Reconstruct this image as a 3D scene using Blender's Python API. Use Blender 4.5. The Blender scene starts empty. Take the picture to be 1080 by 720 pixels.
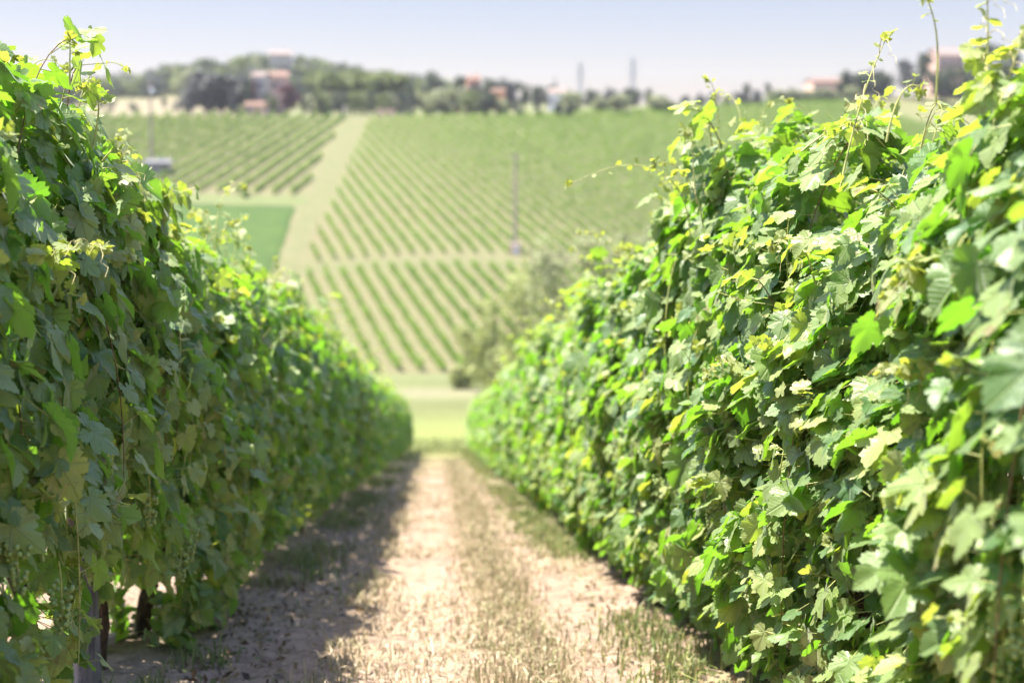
import bpy, math
import numpy as np
from math import radians as R, sin, cos, pi

sc = bpy.context.scene
COL = sc.collection

# ------------------------------------------------------------------ camera, light, exposure
PITCH, YAW = math.atan(210 / 1500.0), R(2.94)
cam = bpy.data.cameras.new("camera")
cam_ob = bpy.data.objects.new("camera", cam); COL.objects.link(cam_ob)
cam.sensor_width = 36.0; cam.lens = 50.0
cam.clip_start = 0.05; cam.clip_end = 12000
cam_ob.location = (0, 0, 0)
cam_ob.rotation_euler = (pi / 2 - PITCH, 0, -YAW)
cam.dof.use_dof = True
cam.dof.focus_distance = 4.7
cam.dof.aperture_fstop = 1.8
cam.dof.aperture_blades = 0
sc.camera = cam_ob

SUN = np.array([-0.335, 0.09, 0.93]); SUN /= np.linalg.norm(SUN)
world = bpy.data.worlds.new("World"); sc.world = world; world.use_nodes = True
wn = world.node_tree
sky = wn.nodes.new("ShaderNodeTexSky"); sky.sky_type = 'NISHITA'; sky.sun_disc = False
sky.sun_elevation = math.asin(SUN[2]); sky.sun_rotation = math.atan2(SUN[0], SUN[1])
sky.air_density = 1.0; sky.dust_density = 0.6; sky.ozone_density = 2.5; sky.altitude = 100
bg = wn.nodes["Background"]; bg.inputs["Strength"].default_value = 0.145
hs_ = wn.nodes.new("ShaderNodeMix"); hs_.data_type = 'RGBA'; hs_.blend_type = 'MULTIPLY'; hs_.inputs[0].default_value = 1.0
hs_.inputs[7].default_value = (1.14, 0.935, 0.965, 1)
wn.links.new(sky.outputs[0], hs_.inputs[6])
# sky dimmed towards the horizon to avoid blowing out; overhead light stays strong
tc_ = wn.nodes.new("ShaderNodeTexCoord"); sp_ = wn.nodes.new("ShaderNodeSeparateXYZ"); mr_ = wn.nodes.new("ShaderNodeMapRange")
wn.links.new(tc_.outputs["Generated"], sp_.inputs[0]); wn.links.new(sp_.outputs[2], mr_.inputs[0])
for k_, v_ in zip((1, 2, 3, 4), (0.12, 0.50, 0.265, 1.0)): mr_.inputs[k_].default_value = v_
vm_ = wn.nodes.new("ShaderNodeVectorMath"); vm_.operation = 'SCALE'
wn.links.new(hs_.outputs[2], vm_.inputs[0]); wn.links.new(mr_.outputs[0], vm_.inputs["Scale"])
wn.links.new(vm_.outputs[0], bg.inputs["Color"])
sl = bpy.data.lights.new("sun", 'SUN'); sl.energy = 5.0; sl.angle = R(0.53); sl.color = (1.0, 0.95, 0.86)
so = bpy.data.objects.new("sun", sl); COL.objects.link(so)
# lamp shines along local -Z; aim -Z at -SUN
from mathutils import Vector
so.rotation_euler = Vector(SUN).to_track_quat('Z', 'Y').to_euler()
so.location = (-20, 10, 60)
sc.view_settings.view_transform = 'Standard'; sc.view_settings.look = 'None'
sc.view_settings.exposure = 1.88; sc.view_settings.gamma = 1.0
sc.view_settings.use_curve_mapping = False
sc.render.engine = 'CYCLES'
cy = sc.cycles
cy.use_denoising = True
cy.max_bounces = 7; cy.diffuse_bounces = 4; cy.glossy_bounces = 2; cy.transmission_bounces = 5
cy.volume_bounces = 0; cy.transparent_max_bounces = 8
cy.caustics_reflective = False; cy.caustics_refractive = False

# ------------------------------------------------------------------ small helpers
def tag(o, label=None, cat=None, group=None, kind=None):
    if label: o["label"] = label
    if cat: o["category"] = cat
    if group: o["group"] = group
    if kind: o["kind"] = kind
    return o

def empty(name, loc, rz=0.0, label=None, cat=None, group=None):
    o = bpy.data.objects.new(name, None); COL.objects.link(o)
    o.location = loc; o.rotation_euler = (0, 0, rz); o.empty_display_size = 0.2
    return tag(o, label, cat, group)

def link_mesh(name, me, parent=None, loc=(0, 0, 0)):
    o = bpy.data.objects.new(name, me); COL.objects.link(o)
    o.location = loc
    if parent: o.parent = parent
    return o

def copy_ob(o, parent=None):
    c = o.copy(); COL.objects.link(c)
    if parent is not None: c.parent = parent
    return c

def copy_tree(o, parent=None):
    c = copy_ob(o, parent)
    for ch in list(o.children): copy_tree(ch, c)
    return c

class Geo:
    """Triangles and their attributes, gathered and written as one mesh."""
    def __init__(self): self.v = []; self.f = []; self.m = []; self.a = []; self.n = 0
    def add(self, v, f, mat=0, attr=None):
        v = np.asarray(v, np.float32).reshape(-1, 3); f = np.asarray(f, np.int64).reshape(-1, 3)
        self.v.append(v); self.f.append(f + self.n)
        self.m.append(np.full(len(f), mat, np.int32) if np.isscalar(mat) else np.asarray(mat, np.int32))
        if attr is None: attr = (0.0, 0.0, 0.5, 0.3)
        a = np.asarray(attr, np.float32)
        if a.ndim == 1: a = np.repeat(a[None], len(v), 0)
        self.a.append(a); self.n += len(v)
    def quads(self, v, q, mat=0, attr=None):
        q = np.asarray(q).reshape(-1, 4)
        self.add(v, np.concatenate([q[:, [0, 1, 2]], q[:, [0, 2, 3]]]), mat, attr)
    def box(self, c, s, mat=0, attr=None, rz=0.0):
        x, y, z = np.array(s) / 2.0
        p = np.array([[-x, -y, -z], [x, -y, -z], [x, y, -z], [-x, y, -z], [-x, -y, z], [x, -y, z], [x, y, z], [-x, y, z]])
        if rz: p = p @ np.array([[cos(rz), sin(rz), 0], [-sin(rz), cos(rz), 0], [0, 0, 1]])
        self.quads(p + np.array(c), [[3, 2, 1, 0], [4, 5, 6, 7], [0, 1, 5, 4], [1, 2, 6, 5], [2, 3, 7, 6], [3, 0, 4, 7]], mat, attr)
    def tube(self, pts, rad, sides=5, mat=0, attr=None, cap=True):
        pts = np.asarray(pts, float); n = len(pts)
        rad = np.full(n, rad) if np.isscalar(rad) else np.asarray(rad, float)
        t = np.gradient(pts, axis=0); t /= np.linalg.norm(t, axis=1)[:, None] + 1e-9
        ref = np.array([0.31, 0.2, 0.93]) if abs(t[0, 2]) < 0.8 else np.array([1.0, 0.13, 0])
        a = np.cross(t, ref); a /= np.linalg.norm(a, axis=1)[:, None] + 1e-9
        b = np.cross(t, a)
        ang = np.arange(sides) * 2 * pi / sides
        v = pts[:, None] + rad[:, None, None] * (a[:, None] * np.cos(ang)[None, :, None] + b[:, None] * np.sin(ang)[None, :, None])
        i = np.arange(n - 1)[:, None] * sides; j = np.arange(sides)[None]; k = (j + 1) % sides
        q = np.stack([i + j, i + k, i + k + sides, i + j + sides], -1).reshape(-1, 4)
        self.quads(v.reshape(-1, 3), q, mat, attr)
        if cap:
            for base, cpt, fl in ((0, pts[0], 1), ((n - 1) * sides, pts[-1], 0)):
                vv = np.concatenate([v.reshape(-1, 3)[base:base + sides], cpt[None]])
                ff = [[(s + 1) % sides, s, sides] if not fl else [s, (s + 1) % sides, sides] for s in range(sides)]
                self.add(vv, ff, mat, attr)
    def build(self, name, mats, smooth=True):
        me = bpy.data.meshes.new(name)
        v = np.concatenate(self.v); f = np.concatenate(self.f); m = np.concatenate(self.m); a = np.concatenate(self.a)
        me.vertices.add(len(v)); me.vertices.foreach_set("co", v.astype(np.float32).ravel())
        me.loops.add(len(f) * 3); me.loops.foreach_set("vertex_index", f.astype(np.int32).ravel())
        me.polygons.add(len(f)); me.polygons.foreach_set("loop_start", np.arange(0, len(f) * 3, 3, dtype=np.int32))
        for x in (mats if isinstance(mats, (list, tuple)) else [mats]): me.materials.append(x)
        me.polygons.foreach_set("material_index", m)
        me.polygons.foreach_set("use_smooth", np.full(len(f), smooth, bool))
        at = me.attributes.new("look", 'FLOAT_COLOR', 'POINT'); at.data.foreach_set("color", a.astype(np.float32).ravel())
        me.update(calc_edges=True)
        return me

# ------------------------------------------------------------------ node materials
class NT:
    def __init__(self, name):
        self.mat = bpy.data.materials.new(name); self.mat.use_nodes = True
        self.t = self.mat.node_tree; self.t.nodes.clear()
        self.out = self.t.nodes.new("ShaderNodeOutputMaterial")
    def put(self, sock, val):
        if isinstance(val, bpy.types.NodeSocket): self.t.links.new(val, sock)
        elif isinstance(val, (tuple, list)) and len(val) == 3 and sock.type == 'RGBA': sock.default_value = (*val, 1)
        else: sock.default_value = val
    def node(self, typ, props=None, **ins):
        n = self.t.nodes.new("ShaderNode" + typ)
        for k, v in (props or {}).items(): setattr(n, k, v)
        for k, v in ins.items():
            key = int(k[1:]) if k[0] == '_' and k[1:].isdigit() else k.replace('_', ' ')
            self.put(n.inputs[key], v)
        return n
    def math(self, op, a, b=0.0, c=None):
        n = self.t.nodes.new("ShaderNodeMath"); n.operation = op
        self.put(n.inputs[0], a); self.put(n.inputs[1], b)
        if c is not None: self.put(n.inputs[2], c)
        return n.outputs[0]
    def mix(self, fac, a, b, blend='MIX'):
        n = self.t.nodes.new("ShaderNodeMix"); n.data_type = 'RGBA'; n.blend_type = blend
        self.put(n.inputs[0], fac); self.put(n.inputs[6], a); self.put(n.inputs[7], b)
        return n.outputs[2]
    def ramp(self, x, lo, hi, a=0.0, b=1.0):
        n = self.t.nodes.new("ShaderNodeMapRange"); n.interpolation_type = 'SMOOTHSTEP'
        for k, v in zip(range(5), (x, lo, hi, a, b)): self.put(n.inputs[k], v)
        return n.outputs[0]
    def noise(self, scale, detail=3.0, vec=None, rough=0.55):
        n = self.node("TexNoise", Scale=scale, Detail=detail, Roughness=rough)
        if vec is None: vec = self.node("TexCoord").outputs["Object"]
        self.t.links.new(vec, n.inputs["Vector"])
        return n.outputs["Fac"]
    def look(self):
        n = self.node("Attribute", {"attribute_name": "look"})
        s = self.node("SeparateColor", _0=n.outputs["Color"])
        return s.outputs[0], s.outputs[1], s.outputs[2], n.outputs["Alpha"], n.outputs["Color"]
    def bump(self, h, strength=0.4, dist=0.02):
        return self.node("Bump", Strength=strength, Distance=dist, Height=h).outputs[0]
    def principled(self, col, rough=0.7, spec=0.3, normal=None, metallic=0.0, sheen=0.0):
        n = self.node("BsdfPrincipled", Base_Color=col, Roughness=rough, Metallic=metallic)
        n.inputs["Specular IOR Level"].default_value = spec; n.inputs["Sheen Weight"].default_value = sheen; n.inputs["Sheen Roughness"].default_value = 0.4
        if normal is not None: self.t.links.new(normal, n.inputs["Normal"])
        return n.outputs[0]
    def done(self, sh): self.t.links.new(sh, self.out.inputs["Surface"]); return self.mat

def leaf_material(name, dark, mid, young, under, glow, glow_young, fac=0.4, rough=0.42, veins=True, spec=0.5):
    n = NT(name)
    lx, ly, tint, youth, _ = n.look()
    col = n.mix(tint, dark, mid); col = n.mix(youth, col, young)
    back = n.node("NewGeometry").outputs["Backfacing"]
    unc = n.mix(0.62, col, under)
    tr = n.mix(youth, glow, glow_young)
    tr = n.mix(n.math('MULTIPLY', tint, 0.2), tr, glow_young)
    nrm = None
    if veins:
        ang = n.math('ARCTAN2', lx, ly)
        r = n.math('SQRT', n.math('ADD', n.math('MULTIPLY', lx, lx), n.math('MULTIPLY', ly, ly)))
        d = n.math('MULTIPLY', n.math('PINGPONG', n.math('ADD', ang, 6 * 0.942), 0.471), r)
        v1 = n.ramp(d, 0.008, 0.03, 1.0, 0.0)
        d2 = n.math('PINGPONG', n.math('ADD', n.math('SUBTRACT', r, n.math('MULTIPLY', d, 0.8)), 5.0), 0.055)
        v2 = n.ramp(d2, 0.002, 0.014, 1.0, 0.0)
        v = n.math('MAXIMUM', v1, n.math('MULTIPLY', v2, 0.22))
        blot = n.noise(45.0, 2.0)
        col = n.mix(n.ramp(blot, 0.35, 0.75, 0.0, 0.35), col, n.mix(0.5, col, mid))
        col = n.mix(n.math('MULTIPLY', v, 0.45), col, (0.24, 0.32, 0.10))
        unc = n.mix(n.math('MULTIPLY', v, 0.4), unc, (0.30, 0.38, 0.18))
        tr = n.mix(n.math('MULTIPLY', v, 0.35), tr, (0.16, 0.26, 0.03))
        h = n.math('ADD', n.math('MULTIPLY', v, -0.8), n.math('MULTIPLY', blot, 0.5))
        nrm = n.bump(h, 0.8, 0.005)
        dry = n.math('MULTIPLY', n.ramp(tint, 0.90, 0.93), n.ramp(n.noise(38.0, 3.0), 0.52, 0.6))
        col = n.mix(n.math('MULTIPLY', dry, 0.8), col, (0.21, 0.13, 0.05)); unc = n.mix(n.math('MULTIPLY', dry, 0.7), unc, (0.22, 0.15, 0.07))
    base = n.mix(back, col, unc)
    rg = n.math('ADD', n.math('MULTIPLY', back, 0.25), rough)
    p = n.principled(base, rg, spec, nrm, 0.0, 0.25)
    t = n.node("BsdfTranslucent", Color=tr).outputs[0]
    return n.done(n.node("MixShader", Fac=fac, _1=p, _2=t).outputs[0])

def plain(name, col, rough=0.7, spec=0.3, var=0.25, scale=8.0, bump=0.0, bscale=60.0, metallic=0.0):
    n = NT(name)
    f = n.noise(scale, 4.0)
    c = n.mix(n.ramp(f, 0.3, 0.7), tuple(x * (1 - var) for x in col), tuple(min(1, x * (1 + var)) for x in col))
    nm = n.bump(n.noise(bscale, 4.0), bump, 0.02) if bump else None
    return n.done(n.principled(c, rough, spec, nm, metallic))

M = {}
M["leaf"] = leaf_material("grape_leaf", (0.036, 0.105, 0.024), (0.255, 0.335, 0.085), (0.34, 0.38, 0.12), (0.25, 0.33, 0.14),
                          (0.18, 0.48, 0.014), (0.58, 0.64, 0.06), 0.42, rough=0.50, spec=0.85)
M["stem"] = plain("green_shoot", (0.36, 0.37, 0.12), 0.5, 0.4, 0.3, 20)
M["cane"] = plain("brown_cane", (0.17, 0.11, 0.06), 0.7, 0.3, 0.4, 30)
M["tip"] = plain("shoot_tip", (0.46, 0.40, 0.18), 0.6, 0.3, 0.3, 40)
def bark_mat(name, c1, c2, sc_=14.0):
    n = NT(name)
    tc = n.node("TexCoord").outputs["Object"]
    mp = n.node("Mapping", Vector=tc, Scale=(1, 1, 0.16)).outputs[0]
    f = n.noise(sc_ * 4, 5.0, mp, 0.7)
    c = n.mix(n.ramp(f, 0.35, 0.65), c1, c2)
    return n.done(n.principled(c, 0.9, 0.2, n.bump(f, 0.9, 0.03)))
M["bark"] = bark_mat("vine_bark", (0.035, 0.024, 0.017), (0.15, 0.105, 0.075))
M["tree_bark"] = bark_mat("tree_bark", (0.05, 0.04, 0.03), (0.17, 0.14, 0.11), 2.0)
M["post_wood"] = bark_mat("weathered_post", (0.12, 0.115, 0.12), (0.26, 0.25, 0.25), 9.0)
M["pole_wood"] = bark_mat("pole_wood", (0.27, 0.21, 0.18), (0.38, 0.31, 0.27), 2.0)
M["grape"] = plain("green_grape", (0.22, 0.30, 0.08), 0.35, 0.5, 0.15, 80)
M["metal"] = plain("grey_metal", (0.35, 0.36, 0.38), 0.5, 0.5, 0.1, 5, metallic=0.6)

def blade_mat(name, fac=0.3):
    n = NT(name); _, _, _, _, c = n.look()
    p = n.principled(c, 0.6, 0.3)
    t = n.node("BsdfTranslucent", Color=c).outputs[0]
    return n.done(n.node("MixShader", Fac=fac, _1=p, _2=t).outputs[0])
M["blade"] = blade_mat("grass_blade")

def canopy_mat(name, dark, light, glow, fac=0.3):
    n = NT(name); _, _, tint, youth, _ = n.look()
    c = n.mix(tint, dark, light)
    p = n.principled(c, 0.6, 0.3)
    t = n.node("BsdfTranslucent", Color=n.mix(tint, glow, light)).outputs[0]
    return n.done(n.node("MixShader", Fac=fac, _1=p, _2=t).outputs[0])
M["row_leaf"] = canopy_mat("row_leaf", (0.064, 0.138, 0.012), (0.175, 0.28, 0.025), (0.28, 0.43, 0.022), 0.38)
M["dark_leaf"] = canopy_mat("dark_leaf", (0.022, 0.038, 0.018), (0.065, 0.085, 0.034), (0.08, 0.11, 0.03), 0.22)
M["grey_leaf"] = canopy_mat("grey_leaf", (0.042, 0.048, 0.045), (0.095, 0.10, 0.085), (0.09, 0.11, 0.06), 0.2)
M["pine_leaf"] = canopy_mat("pine_leaf", (0.06, 0.09, 0.02), (0.16, 0.19, 0.045), (0.16, 0.22, 0.04), 0.22)
M["olive_leaf"] = canopy_mat("olive_leaf", (0.16, 0.185, 0.085), (0.28, 0.305, 0.15), (0.26, 0.29, 0.11), 0.35)
M["willow_leaf"] = canopy_mat("willow_leaf", (0.21, 0.24, 0.08), (0.34, 0.37, 0.14), (0.34, 0.39, 0.09), 0.42)
M["red_leaf"] = canopy_mat("red_leaf", (0.06, 0.022, 0.028), (0.15, 0.06, 0.06), (0.18, 0.05, 0.05), 0.25)
M["cypress_leaf"] = canopy_mat("cypress_leaf", (0.012, 0.025, 0.018), (0.035, 0.05, 0.03), (0.03, 0.05, 0.02), 0.1)
M["bloom_leaf"] = canopy_mat("bloom_leaf", (0.08, 0.11, 0.028), (0.18, 0.21, 0.06), (0.28, 0.34, 0.08), 0.25)

def wall_mat(name, col):
    return plain(name, col, 0.85, 0.2, 0.12, 1.5, 0.15, 12)
M["wall_pink"] = wall_mat("pink_plaster", (0.62, 0.42, 0.33))
M["wall_cream"] = wall_mat("cream_plaster", (0.60, 0.52, 0.43))
M["wall_orange"] = wall_mat("orange_plaster", (0.58, 0.30, 0.17))
M["wall_white"] = wall_mat("white_plaster", (0.74, 0.72, 0.70))
M["wall_grey"] = wall_mat("grey_plaster", (0.27, 0.27, 0.28))
M["roof_tile"] = plain("terracotta_roof", (0.185, 0.115, 0.085), 0.85, 0.2, 0.3, 2.5, 0.5, 8)
M["roof_pink"] = plain("faded_roof", (0.20, 0.155, 0.135), 0.85, 0.2, 0.2, 2.5, 0.5, 8)
M["roof_grey"] = plain("grey_roof", (0.13, 0.13, 0.135), 0.7, 0.3, 0.15, 2.5, 0.2, 8)
M["pane"] = plain("window_pane", (0.05, 0.055, 0.065), 0.15, 0.6, 0.2, 2)
M["shutter"] = plain("wood_shutter", (0.12, 0.09, 0.06), 0.7, 0.3, 0.2, 4)

# ------------------------------------------------------------------ terrain
A_H = R(11.7); SA, CA = sin(A_H), cos(A_H)
EDGE_T = np.array([-21.9, -3.5, 29.0, 65.7, 92.6, 120.8, 152.4, 191.9, 235.7, 271.6, 342.9])
EDGE_S = np.array([432.2, 432.8, 433.8, 433.1, 435.9, 438.8, 448.2, 463.3, 479.9, 489.6, 505.0])
SLOPE = 0.1987
def st(x, y): return -x * SA + y * CA, x * CA + y * SA
def xy(s, t): return -s * SA + t * CA, s * CA + t * SA
def hill(s): return -31.7 + 0.164 * (s - 193)
def smax(a, b, k):
    h = np.clip(0.5 + 0.5 * (a - b) / k, 0, 1); return b + (a - b) * h + k * h * (1 - h)
def gz(x, y):
    x = np.asarray(x, float); y = np.asarray(y, float)
    v = np.clip(y - 58, 0, 220)
    near = -1.15 - SLOPE * np.minimum(y, 58) - SLOPE * v + 0.000417 * v * v
    s, t = st(x, y); se = np.interp(t, EDGE_T, EDGE_S)
    pl = 0.026 - 0.020 * np.clip((x - 20) / 90.0, 0, 1)
    hs = np.where(s < se, hill(s), hill(se) + pl * (s - se))
    z = smax(near, hs, 2.5)
    z = z + 15 * np.exp(-((x + 84) / 62) ** 2 - ((y - 800) / 130) ** 2) + 7.5 * np.exp(-((x + 110) / 150) ** 2 - ((y - 800) / 140) ** 2)
    return z - 0.05 * np.clip(np.hypot(x, y) - 1150, 0, None)
def g(x, y): return float(gz(x, y))

TRACK_Y = np.array([225.0, 243, 258, 306, 323, 366, 435, 470])
TRACK_L = np.array([-26.5, -27.6, -28.0, -29.2, -28.3, -28.4, -26.8, -26])
TRACK_R = np.array([-25.6, -25.8, -25.0, -23.8, -23.4, -22.5, -21.0, -20])

def noise2(x, y, seed=0, octs=4):
    r = np.random.RandomState(seed); o = 0; a = 1.0
    for k in range(octs):
        for j in range(3):
            th = r.uniform(0, 2 * pi); ph = r.uniform(0, 2 * pi); fr = 2.0 ** k * r.uniform(0.8, 1.25)
            o = o + a * np.sin((x * cos(th) + y * sin(th)) * fr + ph + 1.3 * np.sin((x * sin(th) - y * cos(th)) * fr * 0.6 + ph * 2))
        a *= 0.55
    return o / 5.0

def sstep(x, a, b):
    t = np.clip((x - a) / (b - a), 0, 1); return t * t * (3 - 2 * t)

def build_ground():
    xs = list(np.arange(-2.6, 2.61, 0.065))
    st_, x = 0.07, 2.6
    while x < 1500:
        st_ = min(st_ * 1.07, 3.2 if x < 280 else 1e9); x += st_; xs.append(x); xs.insert(0, -x)
    ys = list(np.arange(-8, 2, 0.8)) + list(np.arange(2, 18, 0.085))
    st_, y = 0.09, 18.0
    while y < 1450:
        st_ = min(st_ * 1.022, 2.6 if y < 560 else (12 if y < 1300 else 400)); y += st_; ys.append(y)
    ys = [-60, -30, -15] + ys
    X, Y = np.meshgrid(np.array(xs), np.array(ys)); Z = gz(X, Y)
    rs = np.random.RandomState(5)
    near = sstep(Y, 75, 45)
    ax = X + 0.10 * noise2(X * 1.5, Y * 0.8, 3) + 0.04 * noise2(X * 7, Y * 5, 4)
    rut = np.exp(-((X + 0.2) / 0.22) ** 2) + np.exp(-((X - 0.68) / 0.2) ** 2)
    clod = noise2(X * 9, Y * 9, 8) * 0.014 + rs.normal(0, 0.007, X.shape)
    Z = Z + near * (-0.03 * rut + clod * (np.abs(X) < 14) + 0.05 * np.exp(-((np.abs(X) - 1.5) / 0.3) ** 2))
    def c(*v): return np.array(v)
    soil, straw, verge = c(.285, .207, .150), c(.275, .21, .130), c(.17, .185, .075)
    base = np.zeros(X.shape + (3,)) + soil
    def over(mask, col):
        nonlocal base
        base = base * (1 - mask[..., None]) + np.asarray(col) * mask[..., None]
    mid = sstep(ax, 0.05, 0.25) * sstep(ax, 0.68, 0.5)
    over(mid * 0.75, straw)
    over(sstep(ax, 0.85, 1.1) * sstep(ax, 2.3, 1.6) * 0.7 * sstep(noise2(X, Y * .5, 12), -.5, .2), verge)
    over(sstep(ax, -0.5, -0.9) * sstep(ax, -2.3, -1.6) * 0.6 * sstep(noise2(X * 2, Y * 1.5, 14), -.6, .3), c(.35, .275, .215))  # soil under the left row painted paler to lift the shade there
    over(sstep(ax, -0.2, -0.5) * sstep(ax, -1.0, -0.7) * 0.35, straw)
    # meadow below the rows
    n1 = noise2(X * 0.25, Y * 0.12, 21)
    mead = sstep(Y + 7 * n1 + 1.5 * noise2(X * 1.2, Y * .6, 22), 27, 63)
    md = (c(.165, .19, .055) * (1 - sstep(Y, 85, 150))[..., None] + c(.118, .132, .052) * sstep(Y, 85, 150)[..., None]) * (1 + 0.16 * n1[..., None])
    base = base * (1 - mead[..., None]) + md * mead[..., None]
    over(mead * sstep(Y, 150, 160) * sstep(Y, 178, 170) * 0.65, c(.20, .19, .115))
    over(mead * np.exp(-((Y - 168) / 2.2) ** 2) * 0.7, c(.16, .15, .08))
    S, T = st(X, Y); SE = np.interp(T, EDGE_T, EDGE_S)
    n2 = noise2(X * 0.12, Y * 0.12, 31)
    hillf = sstep(Y + 0.2 * X * 0, 184, 190)
    over(hillf, c(.13, .155, .06))
    vy = sstep(Y, 190, 194) * (S < SE)
    over(vy * (0.75 + 0.25 * n2), c(.15, .135, .072))
    over(vy * sstep(Y, 330, 420) * 0.6, c(.14, .15, .06))
    band = np.exp(-((Y - (252 + 0.42 * (X + 23) - 0.006 * (X + 23) ** 2 * (X > -23))) / 3.2) ** 2) * (X > -27) * (X < 60)
    over(band * (0.5 + .25 * n2), c(.11, .125, .048))
    # strip between the green crop and the upper left vineyard
    over(sstep(Y + n2, 304, 307) * sstep(Y + n2, 316, 313) * (X < -28), c(.12, .145, .055))
    # beyond the brow
    bey = sstep(S - SE, -1, 2)
    over(bey, c(.14, .15, .065))
    over(bey * sstep(X, -62, -70) * sstep(Y, 690, 640), c(.19, .165, .10))
    over(bey * np.exp(-((S - SE - 8) / 6) ** 2) * (X > -20) * 0.8, c(.20, .17, .095))
    over(sstep(Y, 690, 720), c(.10, .125, .06))
    v = np.stack([X, Y, Z], -1).reshape(-1, 3)
    ny, nx = X.shape
    i = np.arange(ny - 1)[:, None] * nx + np.arange(nx - 1)[None]
    q = np.stack([i, i + 1, i + nx + 1, i + nx], -1).reshape(-1, 4)
    G = Geo(); a = np.concatenate([base, np.ones(X.shape + (1,))], -1).reshape(-1, 4)
    G.quads(v, q, 0, a)
    n = NT("ground_cover"); colr = n.look()[4]
    tc = n.node("TexCoord").outputs["Object"]
    f1 = n.noise(7.0, 5.0, tc, 0.65); f2 = n.noise(38.0, 4.0, tc, 0.7); f3 = n.noise(1.3, 3.0, tc)
    k = n.math('ADD', n.ramp(f1, 0.3, 0.7, 0.72, 1.18), n.ramp(f2, 0.35, 0.7, -0.22, 0.16))
    k = n.math('MULTIPLY', k, n.ramp(f3, 0.3, 0.7, 0.88, 1.1))
    colr = n.mix(1.0, colr, n.node("CombineColor", _0=k, _1=k, _2=k).outputs[0], 'MULTIPLY')
    colr = n.mix(n.ramp(n.noise(11.0, 3.0, tc), 0.58, 0.72, 0, 0.45), colr, (0.28, 0.21, 0.13))
    nb = n.bump(n.math('ADD', f1, n.math('MULTIPLY', f2, 0.5)), 0.7, 0.05)
    mat = n.done(n.principled(colr, 0.95, 0.1, nb))
    o = link_mesh("ground", G.build("ground", mat)); tag(o, kind="structure")
build_ground()

def drape(name, ys, xl, xr, lift, mat, nx=6):
    G = Geo(); xs = np.linspace(0, 1, nx)
    X = xl[:, None] * (1 - xs) + xr[:, None] * xs; Y = np.repeat(ys[:, None], nx, 1)
    Z = gz(X, Y) + lift
    i = np.arange(len(ys) - 1)[:, None] * nx + np.arange(nx - 1)[None]
    G.quads(np.stack([X, Y, Z], -1).reshape(-1, 3), np.stack([i, i + 1, i + nx + 1, i + nx], -1).reshape(-1, 4))
    return link_mesh(name, G.build(name, mat))

ty = np.arange(226, 436, 1.0); jl, jr = noise2(ty * .35, ty * 0, 71) * .45, noise2(ty * .35, ty * 0, 72) * .45
n_ = NT("dry_track"); f_ = n_.noise(0.5, 4.0); f2_ = n_.noise(3.0, 3.0)
c_ = n_.mix(n_.ramp(f_, 0.35, 0.65), (.088, .100, .040), (.130, .115, .062)); c_ = n_.mix(n_.ramp(f2_, 0.4, 0.7, 0, .5), c_, (.17, .19, .085))
trk = drape("dirt_track", ty, np.interp(ty, TRACK_Y, TRACK_L) + jl, np.interp(ty, TRACK_Y, TRACK_R) - 0.5 + jr, 0.035, n_.done(n_.principled(c_, .95, .1)))
tag(trk, kind="structure")

# ------------------------------------------------------------------ grape leaves
HALF = np.array([(.03, -.02), (.10, -.17), (.20, -.27), (.28, -.24), (.34, -.29), (.40, -.19), (.49, -.18), (.50, -.07), (.58, -.02), (.53, .07), (.60, .13),
                 (.47, .17), (.55, .23), (.62, .31), (.56, .37), (.61, .46), (.52, .49), (.50, .59), (.40, .57), (.32, .51),
                 (.34, .62), (.36, .72), (.27, .75), (.24, .85), (.15, .87), (.11, .96), (.05, .97), (0, 1.06)])
def template(level, rng):
    """One leaf blade: x across, y to the tip, z the upper face; petiole joins at the origin."""
    if level == 0: h = HALF
    elif level == 1: h = HALF[[0, 2, 4, 6, 8, 11, 13, 15, 17, 19, 21, 23, 27]]
    else: h = HALF[[0, 2, 8, 11, 15, 19, 27]]
    h = h * np.array([rng.uniform(.9, 1.1), 1]) + (rng.normal(0, .012, h.shape) if level < 2 else 0)
    h[-1, 0] = 0
    o = np.concatenate([h, (h[:-1] * np.array([-1, 1]))[::-1]])
    n = len(o); c = np.array([[0, .2]])
    i = np.arange(n); j = (i + 1) % n
    if level == 0:
        p = np.concatenate([c, c + (o - c) * .55, o])
        f = np.concatenate([np.stack([0 * i, 1 + i, 1 + j], -1), np.stack([1 + i, 1 + n + i, 1 + n + j], -1), np.stack([1 + i, 1 + n + j, 1 + j], -1)])
    else:
        p = np.concatenate([c, o]); f = np.stack([0 * i, 1 + i, 1 + j], -1)
    x, y = p[:, 0], p[:, 1]
    fold, droop, cup, tw = rng.uniform(-.05, .38), rng.uniform(.05, .45), rng.uniform(-.25, .2), rng.uniform(-.25, .25)
    z = fold * np.abs(x) - droop * np.clip(y, 0, 2) ** 2 * .6 + cup * x * x + tw * x * y
    rr = np.hypot(x, y); an = np.arctan2(x, y)
    z = z + .075 * rr * np.sin(an * 5 + rng.uniform(0, 6)) + .03 * rr * np.sin(an * 9 + rng.uniform(0, 6)) * (level == 0)
    return np.stack([x, y, z], -1), f
trng = np.random.RandomState(77)
TEMPL = [[template(l, trng) for _ in range(10)] for l in range(3)]

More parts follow.
